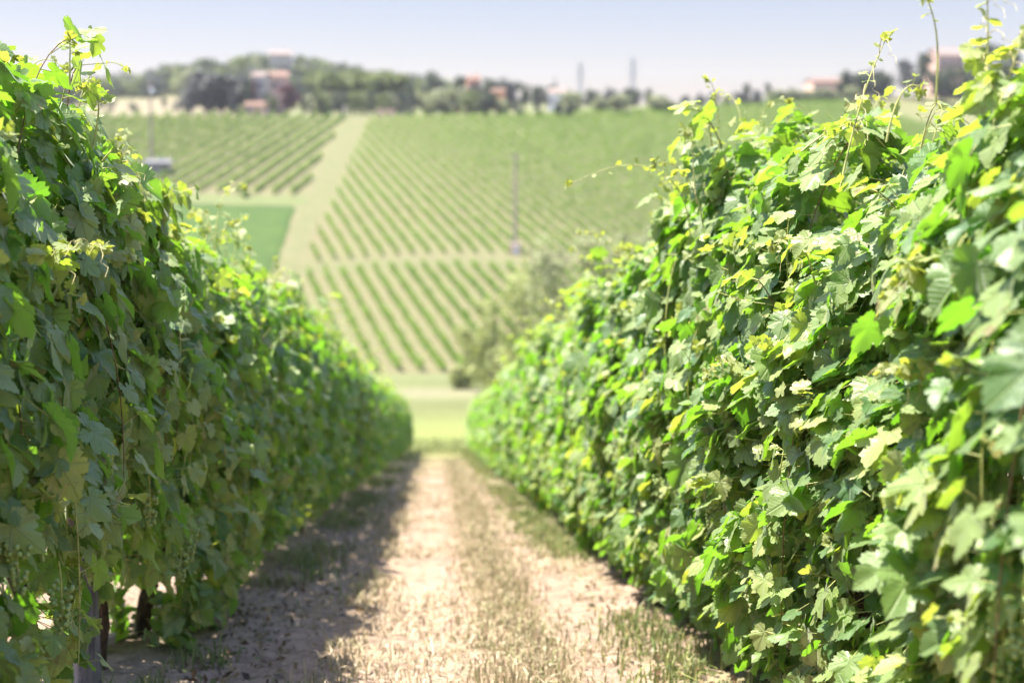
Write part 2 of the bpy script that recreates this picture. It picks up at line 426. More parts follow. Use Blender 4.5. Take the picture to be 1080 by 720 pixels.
def put_leaves(G, level, pos, nrm, tip, size, tint, youth, rng, mat=0):
    pos, nrm, tip = np.asarray(pos), np.asarray(nrm), np.asarray(tip)
    nrm = nrm / np.linalg.norm(nrm, axis=1)[:, None]
    tip = tip - nrm * (tip * nrm).sum(1)[:, None]; tip = tip / (np.linalg.norm(tip, axis=1)[:, None] + 1e-9)
    sx = np.cross(tip, nrm)
    which = rng.randint(0, len(TEMPL[level]), len(pos))
    for k, (tv, tf) in enumerate(TEMPL[level]):
        s = which == k; n = int(s.sum())
        if not n: continue
        sz = size[s][:, None, None]
        v = pos[s][:, None] + sz * (tv[None, :, 0, None] * sx[s][:, None] + tv[None, :, 1, None] * tip[s][:, None] + tv[None, :, 2, None] * nrm[s][:, None])
        f = tf[None] + (np.arange(n) * len(tv))[:, None, None]
        a = np.empty((n, len(tv), 4), np.float32)
        a[:, :, 0] = tv[None, :, 0]; a[:, :, 1] = tv[None, :, 1]; a[:, :, 2] = tint[s][:, None]; a[:, :, 3] = youth[s][:, None]
        G.add(v.reshape(-1, 3), f.reshape(-1, 3), mat, a.reshape(-1, 4))

def thin_tubes(G, p0, p1, r, mat):
    """Many straight three-sided stalks at once (petioles)."""
    p0, p1 = np.asarray(p0), np.asarray(p1); n = len(p0)
    d = p1 - p0; d = d / (np.linalg.norm(d, axis=1)[:, None] + 1e-9)
    a = np.cross(d, np.array([.3, .9, .31])); a /= np.linalg.norm(a, axis=1)[:, None] + 1e-9; b = np.cross(d, a)
    v = np.empty((n, 6, 3))
    for k in range(3):
        o = r * (a * cos(k * 2.094) + b * sin(k * 2.094)); v[:, k] = p0 + o; v[:, 3 + k] = p1 + o * .8
    q = np.array([[0, 1, 4], [0, 4, 3], [1, 2, 5], [1, 5, 4], [2, 0, 3], [2, 3, 5]])
    G.add(v.reshape(-1, 3), (q[None] + (np.arange(n) * 6)[:, None, None]).reshape(-1, 3), mat)

def bez(p, n):
    p = np.asarray(p, float); t = np.linspace(0, 1, n)[:, None]
    if len(p) == 3: return (1 - t) ** 2 * p[0] + 2 * t * (1 - t) * p[1] + t * t * p[2]
    return (1 - t) ** 3 * p[0] + 3 * t * (1 - t) ** 2 * p[1] + 3 * t * t * (1 - t) * p[2] + t ** 3 * p[3]

def width(z, zmin, ztop, w):
    u = np.clip((z - zmin) / (ztop - zmin), 0, 1)
    return w * np.interp(u, [0, .12, .4, .7, .88, 1], [.62, .92, 1.0, .92, .68, .22])

def foliage(seed, level, zmin, ztop, w, dens=1.0, up=.45):
    """One vine's leaves, stalks and canes; the row runs along y, the ground falls with y."""
    rng = np.random.RandomState(seed); G = Geo()
    P, N, T, S, TI, YO = [], [], [], [], [], []
    st0, st1 = [], []
    ph = rng.uniform(0, 6, 8)
    def lump(y, z): return (np.sin(y * 7 + ph[0] + 2 * np.sin(z * 4 + ph[1])) + np.sin(z * 8.5 + ph[2] + y * 3) + .7 * np.sin(y * 15 + z * 11 + ph[3])) / 2.7
    nsh = int(15 * min(1, dens + .15)) if level < 2 else 5
    for k in range(nsh):
        sd = rng.choice([-1, 1]); y0 = rng.uniform(-.5, .5); b = np.array([rng.uniform(-.05, .05), y0, rng.uniform(.72, .92)])
        zt = ztop * rng.uniform(.86, 1.03)
        if rng.rand() < .6:
            c = bez([b, b + (sd * rng.uniform(.1, .32), rng.uniform(-.1, .1), .45), (sd * rng.uniform(.05, w * .8), y0 + rng.uniform(-.2, .2), zt - .1),
                     (sd * rng.uniform(.05, w * 1.05), y0 + rng.uniform(-.35, .35), zt)], 22)
        else:
            zz = rng.uniform(1.15, 1.75)
            c = bez([b, b + (sd * .15, 0, zz - .5), (sd * (w + .12), y0 + rng.uniform(-.2, .2), zz + .25), (sd * (w + rng.uniform(-.05, .1)), y0 + rng.uniform(-.3, .3), rng.uniform(max(zmin, .35), zz - .2))], 22)
        if level < 2: G.tube(c, np.linspace(.0048, .002, len(c)), 4 if level == 0 else 3, 1 if rng.rand() < .6 else 2, cap=False)
        step = 1 if level < 2 else 3
        for i in range(3, len(c), step):
            side = 1 if i % 2 else -1; u = i / len(c)
            tan = c[min(i + 1, len(c) - 1)] - c[i - 1]; tan /= np.linalg.norm(tan) + 1e-9
            o = np.array([np.sign(c[i][0]) * .7 + rng.normal(0, .3), side * .7 + rng.normal(0, .3), rng.normal(.2, .3)])
            pet = o / np.linalg.norm(o) * rng.uniform(.05, .10)
            p = c[i] + pet; top = sstep(p[2], ztop - .35, ztop)
            P.append(p); st0.append(c[i]); st1.append(p)
            sx_ = np.sign(p[0]) if abs(p[0]) > .03 else rng.choice([-1, 1])
            N.append(np.array([sx_ * (.9 - .5 * top), -.08, up + .5 * top]) + rng.normal(0, .45, 3))
            T.append(np.array([sx_ * .35, side * .25, -1.0 + .7 * top]) + rng.normal(0, .38, 3))
            S.append(rng.uniform(.065, .115) * (1.0 if u < .75 else 1.75 - u))
            TI.append(rng.rand()); YO.append(np.clip((u - .72) * 2.6 + rng.normal(0, .08), 0, 1) if u > .7 else max(0, rng.normal(.02, .06)))
    m = int({0: 1900, 1: 1750, 2: 1050}[level] * dens)
    z = zmin + (ztop - zmin) * rng.rand(m * 2) ** .92
    y = rng.uniform(-.6, .6, m * 2); sd = np.where(rng.rand(m * 2) < .5, -1, 1)
    L = lump(y * sd, z)
    keep = (L > -.4) | (rng.rand(m * 2) < .22); keep &= np.cumsum(keep) <= m
    z, y, sd, L = z[keep], y[keep], sd[keep], L[keep]; n = len(z)
    wx = width(z, zmin, ztop, w) * (1 + .36 * L) - np.abs(rng.normal(0, .085, n))
    x = sd * np.clip(wx, .01, 1)
    top = sstep(z, ztop - .35, ztop)
    P += list(np.stack([x, y, z], -1))
    nn = np.stack([sd * (.9 - .5 * top), 0 * z - .08, up + .65 * top], -1) + rng.normal(0, .55, (n, 3)); N += list(nn)
    T += list(np.stack([sd * .55, 0 * z, -.85 + .6 * top], -1) + rng.normal(0, .42, (n, 3)))
    size = np.clip(rng.normal(.077, .027, n), .03, .14); S += list(size)
    TI += list(rng.rand(n)); YO += list(np.where(rng.rand(n) < .14, rng.uniform(.25, 1.0, n), np.clip(rng.normal(.02, .06, n) + .12 * top, 0, 1)))
    if level == 0:
        pp = np.stack([x, y, z], -1); st0 += list(pp - np.stack([sd * rng.uniform(.03, .1, n), rng.normal(0, .04, n), rng.normal(-.02, .03, n)], -1)); st1 += list(pp)
    if level == 0: thin_tubes(G, st0, st1, .0016, 1)
    S = np.array(S) * (1.0 if level < 2 else 1.22)
    # short side shoots that push small pale leaves out of the face
    for k in range({0: 26, 1: 22, 2: 12}[level]):
        sd_ = rng.choice([-1, 1]); z_ = rng.uniform(zmin + .15, ztop - .05); y_ = rng.uniform(-.55, .55)
        w_ = float(width(z_, zmin, ztop, w)) * (1 + .3 * float(lump(y_ * sd_, z_)))
        b_ = np.array([sd_ * max(.03, w_ - .08), y_, z_]); d_ = np.array([sd_ * rng.uniform(.5, 1), rng.normal(0, .5), rng.uniform(.1, 1.0)]); d_ /= np.linalg.norm(d_)
        L_ = rng.uniform(.10, .24); c_ = bez([b_, b_ + d_ * L_ * .6, b_ + d_ * L_ + (0, 0, -.25 * L_)], 7)
        if level < 2: G.tube(c_, np.linspace(.0022, .001, 7), 3, 1, cap=False)
        for i in range(2, 7):
            for _ in range(1 + (i > 4)):
                P.append(c_[i] + rng.normal(0, .018, 3)); N.append(np.array([sd_ * .5, -.1, .7]) + rng.normal(0, .55, 3)); T.append(d_ + rng.normal(0, .6, 3))
                S = np.append(S, rng.uniform(.028, .06) * (1.25 - i * .08)); TI.append(rng.uniform(.4, .85)); YO.append(np.clip(.35 + i * .09 + rng.normal(0, .1), 0, 1))
    P, N, T, TI, YO = np.array(P), np.array(N), np.array(T), np.array(TI), np.array(YO)
    small = S < .066
    for lv, q in ((level, ~small), (max(level, 1), small)): put_leaves(G, lv, P[q], N[q], T[q], S[q], TI[q], YO[q], rng)
    for v in G.v: v[:, 2] -= SLOPE * v[:, 1]
    return G

def trunk_geo(seed, h=.95, sides=9):
    rng = np.random.RandomState(seed); G = Geo()
    lean = rng.normal(0, .05, 2)
    zz = np.linspace(-.12, h, 12)
    pts = np.stack([lean[0] * zz + .034 * np.sin(zz * 8 + rng.uniform(0, 6)), lean[1] * zz * 1.6 + .03 * np.sin(zz * 5 + rng.uniform(0, 6)), zz], -1)
    r = np.interp(zz, [-.12, .05, .5, h], [.056, .040, .031, .040]) * rng.uniform(.8, 1.2, 12)
    G.tube(pts, r, sides)
    e = pts[-1]
    for s in (-1, 1):
        a = bez([e + (0, 0, -.05), e + (0, s * .12, .06), (rng.normal(0, .03), s * .5, h - SLOPE * s * .5 + rng.normal(0, .02))], 9)
        G.tube(a, np.linspace(.03, .012, 9) * rng.uniform(.9, 1.1, 9), 6)
    v = [x for x in G.v]
    for x in v: x += rng.normal(0, .0025, x.shape).astype(np.float32)
    return G

def shoot_geo(pts, seed, leaf0=.2, big=.085, curl=True, level=0, n=26, thick=.0042):
    """A long free shoot: stem, young leaves that shrink to a curled pale tip, tendrils opposite the leaves."""
    rng = np.random.RandomState(seed); G = Geo(); c = bez(pts, n)
    G.tube(c, np.linspace(thick, .0013, n), 5, 1)
    P, N, T, S, Y = [], [], [], [], []
    for i in range(int(n * leaf0), n, 2):
        u = i / n; side = 1 if (i // 2) % 2 else -1
        tan = c[min(i + 1, n - 1)] - c[i - 1]; tan /= np.linalg.norm(tan)
        o = np.cross(tan, (.2, .3, 1) if abs(tan[2]) < .8 else (side, .5, .1)); o = side * o / np.linalg.norm(o) + rng.normal(0, .35, 3)
        p = c[i] + o / np.linalg.norm(o) * .05 * (1.25 - u)
        thin_tubes(G, c[i][None], p[None], .0014, 1)
        P.append(p); N.append(np.array([0, 0, .8]) + rng.normal(0, .5, 3)); T.append(o * .6 + np.array([0, 0, -.5]) + rng.normal(0, .25, 3))
        S.append(big * (1.2 - u) * rng.uniform(.75, 1.2)); Y.append(np.clip(.35 + .75 * u + rng.normal(0, .08), 0, 1))
        if curl and i % 4 == 0 and u > .3:
            d = -o / np.linalg.norm(o); L = rng.uniform(.08, .17); tt = np.linspace(0, 1, 16)[:, None]
            cu = c[i] + d * L * tt * .8 + np.array([0, 0, 1]) * (L * .5 * tt - L * .8 * tt ** 2)
            k = np.clip((tt - .6) / .4, 0, 1)
            cu = cu + .016 * k * np.concatenate([np.sin(k * 9), np.cos(k * 9) - 1, np.sin(k * 9 + 1) * .6], 1)
            G.tube(cu, np.linspace(.0015, .0007, 16), 3, 2, cap=False)
    for k in range(7):
        P.append(c[-1] + rng.normal(0, .008, 3)); N.append(rng.normal(0, 1, 3)); T.append(rng.normal(0, 1, 3)); S.append(rng.uniform(.015, .032)); Y.append(1.0)
    put_leaves(G, level, P, N, T, np.array(S), rng.rand(len(P)), np.array(Y), rng, 0)
    return G

def bunch_geo(seed):
    rng = np.random.RandomState(seed); G = Geo()
    import bmesh
    bm = bmesh.new(); bmesh.ops.create_icosphere(bm, subdivisions=2, radius=1.0)
    sv = np.array([v.co for v in bm.verts]); sf = np.array([[v.index for v in f.verts] for f in bm.faces]); bm.free()
    G.tube([(0, 0, .06), (.004, 0, .0), (0, 0, -.12)], .0022, 4, 1)
    for k in range(48):
        z = -rng.rand() ** .8 * .15; r = .036 * (1 + z / .2); a = rng.uniform(0, 2 * pi)
        G.add(sv * rng.uniform(.0065, .0088) + (r * cos(a), r * sin(a), z), sf, 0)
    return G

LEAFM = [M["leaf"], M["stem"], M["cane"]]
SHOOTM = [M["leaf"], M["stem"], M["tip"]]
# mesh pools: [side][level]
POOL = {}
for sd, zmin, ztop, w in (("left", .24, 2.10, .37), ("right", .12, 2.08, .42)):
    POOL[sd] = [[foliage(s0 * 10 + l * 100 + (sd == "right") * 1000, l, zmin, ztop, w, [1.0, .95, .95][l] * (.68 if sd == "left" else 1.0), .45 if sd == "left" else .68).build("foliage", LEAFM) for s0 in range(k)]
                for l, k in ((0, 5), (1, 5), (2, 4))]
OPEN = {k: foliage(4242 + k, 0, zm, 2.10, .37, .75).build("foliage", LEAFM) for k, zm in ((3, .76), (4, .40), (5, .06))}
TRUNKS = [trunk_geo(s, .9).build("trunk", M["bark"]) for s in range(5)]
BUNCHES = [bunch_geo(s).build("grape_bunch", [M["grape"], M["stem"]]) for s in range(3)]
def rand_shoot(s):
    r = np.random.RandomState(900 + s); a = r.uniform(0, 2 * pi); h = r.uniform(.25, .6); o = r.uniform(.1, .35)
    return shoot_geo([(0, 0, -.15), (0, 0, h * .6), (o * cos(a) * .5, o * sin(a) * .5, h * 1.15), (o * cos(a), o * sin(a), h * r.uniform(.7, 1.0))], s, .3, .058)
SHOOTS = [rand_shoot(s).build("shoot", SHOOTM) for s in range(8)]

ORD = ["first", "second", "third", "fourth", "fifth", "sixth", "seventh", "eighth", "ninth", "tenth", "eleventh", "twelfth"]
VX = {"left": -1.52, "right": 1.56}
vines = {"left": [], "right": []}
vr = np.random.RandomState(11)
def add_vine(sd, k, y):
    x = VX[sd] + vr.normal(0, .03); z = g(x, y) + .0
    lvl = 0 if y < 9.5 else (1 if y < 24 else 2)
    if sd == "left":
        lab = (ORD[k] + " grapevine from the camera in the shaded left row") if k < 10 else "blurred grapevine far down the shaded left row beyond the first ten"
        grp = "grapevines of the left row"
    else:
        lab = (ORD[k] + " grapevine from the camera in the sunlit right row") if k < 10 else "blurred grapevine far down the sunlit right row beyond the first ten"
        grp = "grapevines of the right row"
    t = empty("grapevine", (x, y, z), 0, lab, "grapevine", grp)
    hs = vr.uniform(.97, 1.03) * (TOPS[sd](y)) * (vr.uniform(.78, .98) if y > 49 else 1.0)
    me = POOL[sd][lvl]; mirror = vr.choice([-1, 1])
    f = link_mesh("foliage", OPEN[k] if (sd == "left" and k in OPEN) else me[k % len(me)], t); f.scale = (mirror * vr.uniform(.92, 1.08), vr.uniform(1.0, 1.1), hs)
    tr = link_mesh("trunk", TRUNKS[k % 5], t); tr.scale = (mirror, 1, 1)
    ns = {0: 4, 1: 3, 2: 2}[lvl] if sd == 'left' or y > 6.5 else 1
    for _ in range(ns):
        s = link_mesh("shoot", SHOOTS[vr.randint(8)], t)
        yy = vr.uniform(-.5, .5)
        s.location = (vr.uniform(-.22, .22), yy, 2.0 * hs - SLOPE * yy + vr.uniform(-.15, .02)); s.rotation_euler = (vr.normal(0, .15), vr.normal(0, .15), vr.uniform(0, 6.28))
        sc_ = vr.uniform(.7, 1.05); s.scale = (sc_, sc_, sc_)
    if lvl == 0:
        for _ in range(3):
            b = link_mesh("grape_bunch", BUNCHES[vr.randint(3)], t); s_ = 1 if sd == "left" else -1
            yy = vr.uniform(-.45, .45)
            b.location = (s_ * vr.uniform(.30, .44), yy, vr.uniform(.55, .95) - SLOPE * yy); b.rotation_euler = (0, 0, vr.uniform(0, 6))
    vines[sd].append(t); return t
TOPS = {"left": lambda y: np.interp(y, [2, 3.8, 4.5, 5.0, 5.6, 6.3, 7.2, 8.2, 11, 16, 22, 30], [.98, 1.02, 1.08, 1.12, 1.13, 1.10, 1.03, 1.04, 1.10, 1.12, 1.03, 1.0]),
        "right": lambda y: np.interp(y, [1.9, 2.9, 3.9, 4.9, 5.9, 6.9, 7.9, 9, 12, 15, 23, 35], [.95, 1.0, .93, .87, 1.09, 1.23, 1.20, 1.13, 1.08, 1.08, 1.10, 1.02])}
for sd, y0, y1 in (("left", 2.17, 55), ("right", 1.9, 57)):
    y = y0; k = 0
    while y < y1:
        add_vine(sd, k, y + vr.normal(0, .03)); y += 1.0; k += 1

# long free shoots that rise over the rows
def spot(px, py, y):
    a, e = (px - 540) / 1500.0, (360 - py) / 1500.0
    f = np.array([sin(YAW) * cos(PITCH), cos(YAW) * cos(PITCH), -sin(PITCH)]); r = np.array([cos(YAW), -sin(YAW), 0]); u = np.cross(r, f)
    d = f + r * a + u * e; return d * (y / d[1])
FREE = [("right", 4.3, [(886, 200), (902, 120), (916, 80), (936, 38)], .3, .06), ("right", 3.7, [(987, 110), (990, 60), (992, 30), (976, -6)], .75, .035),
        ("right", 3.5, [(1036, 130), (1042, 80), (1044, 30), (1040, -20)], .25, .075), ("right", 3.4, [(1045, 140), (1060, 90), (1072, 60), (1082, 30)], .2, .08),
        ("right", 6.3, [(728, 250), (726, 180), (680, 150), (598, 196)], .35, .045), ("right", 6.0, [(742, 240), (735, 190), (715, 165), (690, 172)], .3, .05),
        ("right", 6.2, [(735, 215), (728, 160), (734, 145), (724, 138)], .4, .05), ("right", 5.0, [(845, 160), (868, 140), (890, 128), (905, 133)], .3, .05),
        ("right", 9.0, [(668, 330), (664, 270), (640, 240), (612, 244)], .3, .06), ("right", 8.4, [(690, 300), (672, 255), (656, 258), (650, 262)], .3, .06),
        ("right", 10.5, [(640, 350), (632, 290), (622, 268), (604, 262)], .3, .07), ("right", 13, [(610, 380), (598, 330), (586, 312), (570, 318)], .3, .07),
        ("right", 16, [(575, 400), (565, 350), (558, 330), (548, 335)], .3, .08), ("right", 3.9, [(935, 150), (945, 90), (965, 80), (972, 98)], .4, .04),
        ("left", 5.0, [(92, 170), (118, 100), (95, 70), (84, 90)], .3, .035), ("left", 5.2, [(105, 175), (125, 140), (140, 165), (118, 190)], .3, .035),
        ("left", 4.7, [(74, 90), (72, 62), (76, 50), (72, 40)], .5, .03), ("left", 7.2, [(198, 290), (215, 250), (232, 246), (246, 236)], .6, .025),
        ("left", 8.5, [(232, 310), (252, 290), (270, 275), (262, 262)], .5, .035), ("left", 11, [(278, 330), (288, 300), (296, 282), (290, 272)], .3, .06),
        ("left", 4.3, [(20, 300), (60, 262), (95, 250), (112, 262)], .2, .09), ("left", 5.4, [(60, 470), (90, 440), (110, 425), (125, 440)], .2, .08),
        ("left", 4.0, [(-5, 470), (30, 470), (48, 500), (60, 540)], .2, .10), ("left", 8.5, [(205, 430), (235, 405), (260, 395), (285, 420)], .2, .09),
        ("left", 4.6, [(-20, 690), (40, 690), (80, 680), (102, 655)], .6, .05),
        ("right", 3.3, [(1010, 300), (980, 260), (960, 262), (940, 300)], .2, .085), ("right", 3.4, [(1060, 420), (1000, 400), (970, 380), (930, 390)], .25, .085),
        ("right", 4.6, [(860, 300), (850, 250), (835, 240), (815, 262)], .25, .075), ("right", 5.2, [(800, 420), (780, 380), (765, 372), (745, 395)], .25, .075)]
for q, (sd, y, pp, l0, big) in enumerate(FREE):
    W = np.array([spot(px, py, y) for px, py in pp])
    v = min(vines[sd], key=lambda o: abs(o.location.y - y))
    link_mesh("shoot", shoot_geo(W - np.array(v.location), 3000 + q, l0, big, n=34, thick=.0036).build("shoot", SHOOTM), v)

# ------------------------------------------------------------------ opposite hillside: vine rows, green crop
def hedge_row(name, xs, ys, seed, h, w, per_m, card, label, group, mat=None):
    """One trellised row on the far hill, made of leaf clumps along its own line; origin at its lower end."""
    rng = np.random.RandomState(seed)
    d = np.hypot(xs[-1] - xs[0], ys[-1] - ys[0]); n = int(d * per_m)
    u = rng.rand(n); x = xs[0] + (xs[-1] - xs[0]) * u; y = ys[0] + (ys[-1] - ys[0]) * u
    ux, uy = (xs[-1] - xs[0]) / d, (ys[-1] - ys[0]) / d
    seg = (u * d / 1.25).astype(int); vig = rng.uniform(.72, 1.1, seg.max() + 2) * np.where(rng.rand(seg.max() + 2) < .035, 0.05, 1.0)
    amp = vig[seg] * (.86 + .16 * np.sin(u * d * 2 * pi / 1.3 + rng.uniform(0, 6)) * rng.uniform(.5, 1) + .12 * np.sin(u * d * .5 + rng.uniform(0, 6)))
    hz = .2 + np.maximum(h * amp - .2, .32) * rng.rand(n) ** .7
    lat = w * .5 * rng.uniform(-1, 1, n) * (1.15 - .5 * hz / h)
    c = np.stack([x - uy * lat, y + ux * lat, gz(x, y) + hz], -1)
    gdir = np.stack([np.sign(lat) * -uy * .6 , np.sign(lat) * ux * .6, .25 + .9 * hz / h], -1) + rng.normal(0, .5, (n, 3))
    gdir /= np.linalg.norm(gdir, axis=1)[:, None]
    a = np.cross(gdir, rng.normal(0, 1, (n, 3))); a /= np.linalg.norm(a, axis=1)[:, None]; b = np.cross(gdir, a)
    s = card * rng.uniform(.6, 1.3, n)[:, None]
    v = np.stack([c - a * s, c - b * s * .7, c + a * s, c + b * s * .7], 1)
    at = np.zeros((n, 4, 4)); at[:, :, 2] = np.clip(rng.normal(.5, .25, n) + rng.normal(0, .12) + .18 * np.sin(x * .11 + y * .045) + .3 * (vig[seg] - .9), 0, 1)[:, None]; at[:, :, 3] = .3
    org = np.array([xs[0], ys[0], g(xs[0], ys[0])])
    G = Geo(); G.quads((v - org).reshape(-1, 3), np.arange(n * 4).reshape(-1, 4), 0, at.reshape(-1, 4))
    o = link_mesh(name, G.build(name, mat or M["row_leaf"], smooth=False), None, org)
    return tag(o, label, "vine row", group)

rows = 0
tl = np.arange(-20, 250, 3.0)
for t in tl:
    # upper block: from the cross track up to the brow, right of the dirt track
    ss = np.arange(235.0, 520, .5); X, Y = xy(ss, t); se = np.interp(t, EDGE_T, EDGE_S) - 2
    lim = np.interp(X, [-24, -15, -7, -2, 9, 40, 200], [255.5, 260, 264, 265, 267, 268, 268])
    ok = (ss < se) & (Y > lim) & (X > np.interp(Y, TRACK_Y, TRACK_R) + .8)
    if ok.sum() > 16 and X[ok].max() < 235 and X[ok].min() < 150:
        a, b = np.where(ok)[0][[0, -1]]
        first = X[a] < -23.2 and Y[a] > 390
        hedge_row("vine_row", X[[a, b]], Y[[a, b]], 100 + rows, 1.85, .55, 22, .25,
                  "green vine row climbing the upper hillside block right of the dirt track", "vine rows of the upper block on the hillside"); rows += 1
    ss = np.arange(170.0, 262, .5); X, Y = xy(ss, t)
    lim = np.interp(X, [-24, -16, -5, 3, 40, 200], [248, 251.5, 256, 257, 258, 258])
    ok = (Y < lim) & (Y > 193.8) & (X > np.interp(Y, TRACK_Y, TRACK_R) + 1.2) & (X < 60)
    if ok.sum() > 16:
        a, b = np.where(ok)[0][[0, -1]]
        hedge_row("vine_row", X[[a, b]], Y[[a, b]], 300 + rows, 1.8, .75, 28, .25,
                  "green vine row on the lower hillside block between the meadow and the cross track", "vine rows of the lower block on the hillside"); rows += 1
HB = R(8.0)
for i in range(62):
    # block left of the track, its rows leaning the other way
    t = -180 + i * 4.0
    ss = np.arange(280.0, 470, .5); X = ss * sin(HB) + t * cos(HB); Y = ss * cos(HB) - t * sin(HB)
    s_, t_ = st(X, Y)
    ok = (s_ < np.interp(t_, EDGE_T, EDGE_S) - 1.5) & (Y > 315.5) & (X < np.interp(Y, TRACK_Y, TRACK_L) - 1.0) & (X > -112)
    if ok.sum() > 12:
        a, b = np.where(ok)[0][[0, -1]]
        hedge_row("vine_row", X[[a, b]], Y[[a, b]], 500 + i, 1.85, .62, 24, .27,
                  "green vine row of the block left of the dirt track above the bright green field", "vine rows left of the dirt track"); rows += 1

def crop_field():
    ys = np.arange(246.0, 303.6, .7); G = Geo()
    xr = np.interp(ys, TRACK_Y, TRACK_L) - .9 + noise2(ys * .4, ys * 0, 73) * .5; nx = 60; u = np.linspace(0, 1, nx)
    X = -75 * (1 - u) + xr[:, None] * u; Y = ys[:, None] + noise2(X * .3, X * 0, 74) * .7
    Z = gz(X, Y) + .35 + .05 * noise2(X * 2, Y * 2, 5)
    Z[0] -= .4; Z[-1] -= .4; Z[:, -1] -= .4; Z[:, 0] -= .4
    i = np.arange(len(ys) - 1)[:, None] * nx + np.arange(nx - 1)[None]
    G.quads(np.stack([X, Y, Z], -1).reshape(-1, 3), np.stack([i, i + 1, i + nx + 1, i + nx], -1).reshape(-1, 4))
    n = NT("green_crop"); f = n.noise(.25, 4.0); f2 = n.noise(2.5, 3.0)
    c = n.mix(n.ramp(f, .35, .65), (.034, .066, .008), (.050, .088, .011)); c = n.mix(n.ramp(f2, .4, .7, 0, .4), c, (.026, .052, .007))
    o = link_mesh("crop", G.build("crop", n.done(n.principled(c, .8, .15, n.bump(f2, .5, .2)))))
    tag(o, "bright green crop field beside the dirt track", "crop", None, "stuff")
crop_field()

# ------------------------------------------------------------------ trees and shrubs
def canopy(seed, blobs, n, card, droop=0.0, gaps=.35):
    """Leaf clumps scattered through and over a set of uneven blobs (cx, cy, cz, rx, ry, rz)."""
    rng = np.random.RandomState(seed); G = Geo(); bl = np.array(blobs, float)
    wgt = (bl[:, 3] * bl[:, 4] + bl[:, 4] * bl[:, 5]); wgt /= wgt.sum()
    k = rng.choice(len(bl), n, p=wgt); b = bl[k]
    d = rng.normal(0, 1, (n, 3)); d /= np.linalg.norm(d, axis=1)[:, None]
    lum = np.sin(d[:, 0] * 5 + k * 1.7) + np.sin(d[:, 1] * 6 + k) + np.sin(d[:, 2] * 5 + k * 2.3)
    keep = (lum > -1.1 + gaps) | (rng.rand(n) < .4)
    d, b, lum, k = d[keep], b[keep], lum[keep], k[keep]; n = len(d)
    r = (rng.rand(n) ** .38) * (1 + .12 * lum) * (1 + .18 * (rng.rand(n) < .08))
    c = b[:, :3] + d * b[:, 3:] * r[:, None]
    nr = d * .8 + np.array([0, 0, .45]) + rng.normal(0, .55, (n, 3)); nr /= np.linalg.norm(nr, axis=1)[:, None]
    a = np.cross(nr, rng.normal(0, 1, (n, 3)) + np.array([0, 0, droop])); a /= np.linalg.norm(a, axis=1)[:, None]; e = np.cross(nr, a)
    s = card * rng.uniform(.55, 1.35, n)[:, None]
    v = np.stack([c - a * s, c - e * s * .6 + nr * s * .15, c + a * s, c + e * s * .6 + nr * s * .15], 1)
    at = np.zeros((n, 4, 4)); at[:, :, 2] = np.clip(.5 + .16 * np.sin(k * 2.1) + rng.normal(0, .25, n), 0, 1)[:, None]
    G.quads(v.reshape(-1, 3), np.arange(n * 4).reshape(-1, 4), 0, at.reshape(-1, 4)); return G

def limbs(seed, h, r, blobs):
    rng = np.random.RandomState(seed); G = Geo(); zz = np.linspace(-.3, h, 8)
    top = np.array([rng.normal(0, .04 * h), rng.normal(0, .04 * h), h])
    G.tube(np.stack([top[0] * (zz / h) ** 2, top[1] * (zz / h) ** 2, zz], -1), np.linspace(r * 1.25, r * .6, 8), 7)
    for b in blobs:
        a = bez([top * .8, top + (0, 0, .2 * b[5]), np.array(b[:3]) + (0, 0, .2 * b[5])], 7); G.tube(a, np.linspace(r * .5, r * .12, 7), 5)
    return G

def blobs_for(kind, seed, h, w):
    r = np.random.RandomState(seed); out = []
    if kind == "round":
        for i in range(11):
            a = r.uniform(0, 2 * pi); q = r.uniform(.08, .3) * w; z = r.uniform(.24, .84) * h
            s = r.uniform(.2, .33) * w * (1.25 - .5 * z / h); out.append((q * cos(a), q * sin(a), z, s, s, s * r.uniform(.7, 1.05)))
    elif kind == "pine":
        for i in range(8):
            a = r.uniform(0, 2 * pi); q = r.uniform(.0, .33) * w; z = r.uniform(.72, .86) * h
            s = r.uniform(.24, .34) * w; out.append((q * cos(a), q * sin(a), z, s, s, s * .62))
    elif kind == "cypress":
        for i in range(9):
            z = (.1 + .8 * i / 8) * h; s = w * .5 * (1.0 - .85 * (i / 8) ** 1.6) + .08; out.append((r.normal(0, .05 * w), r.normal(0, .05 * w), z, s, s, h * .1))
    elif kind == "shrub":
        for i in range(7):
            a = r.uniform(0, 2 * pi); q = r.uniform(.05, .34) * w; s = r.uniform(.17, .26) * w; z = r.uniform(.3, .7) * h
            out.append((q * cos(a), q * sin(a), z, s, s, .32 * h))
    elif kind == "willow":
        for i in range(14):
            a = r.uniform(0, 2 * pi); q = r.uniform(.05, .36) * w; z = r.uniform(.10, .86) * h
            s = r.uniform(.12, .2) * w; out.append((q * cos(a), q * sin(a), z, s, s, s * r.uniform(1.0, 1.7)))
    return out

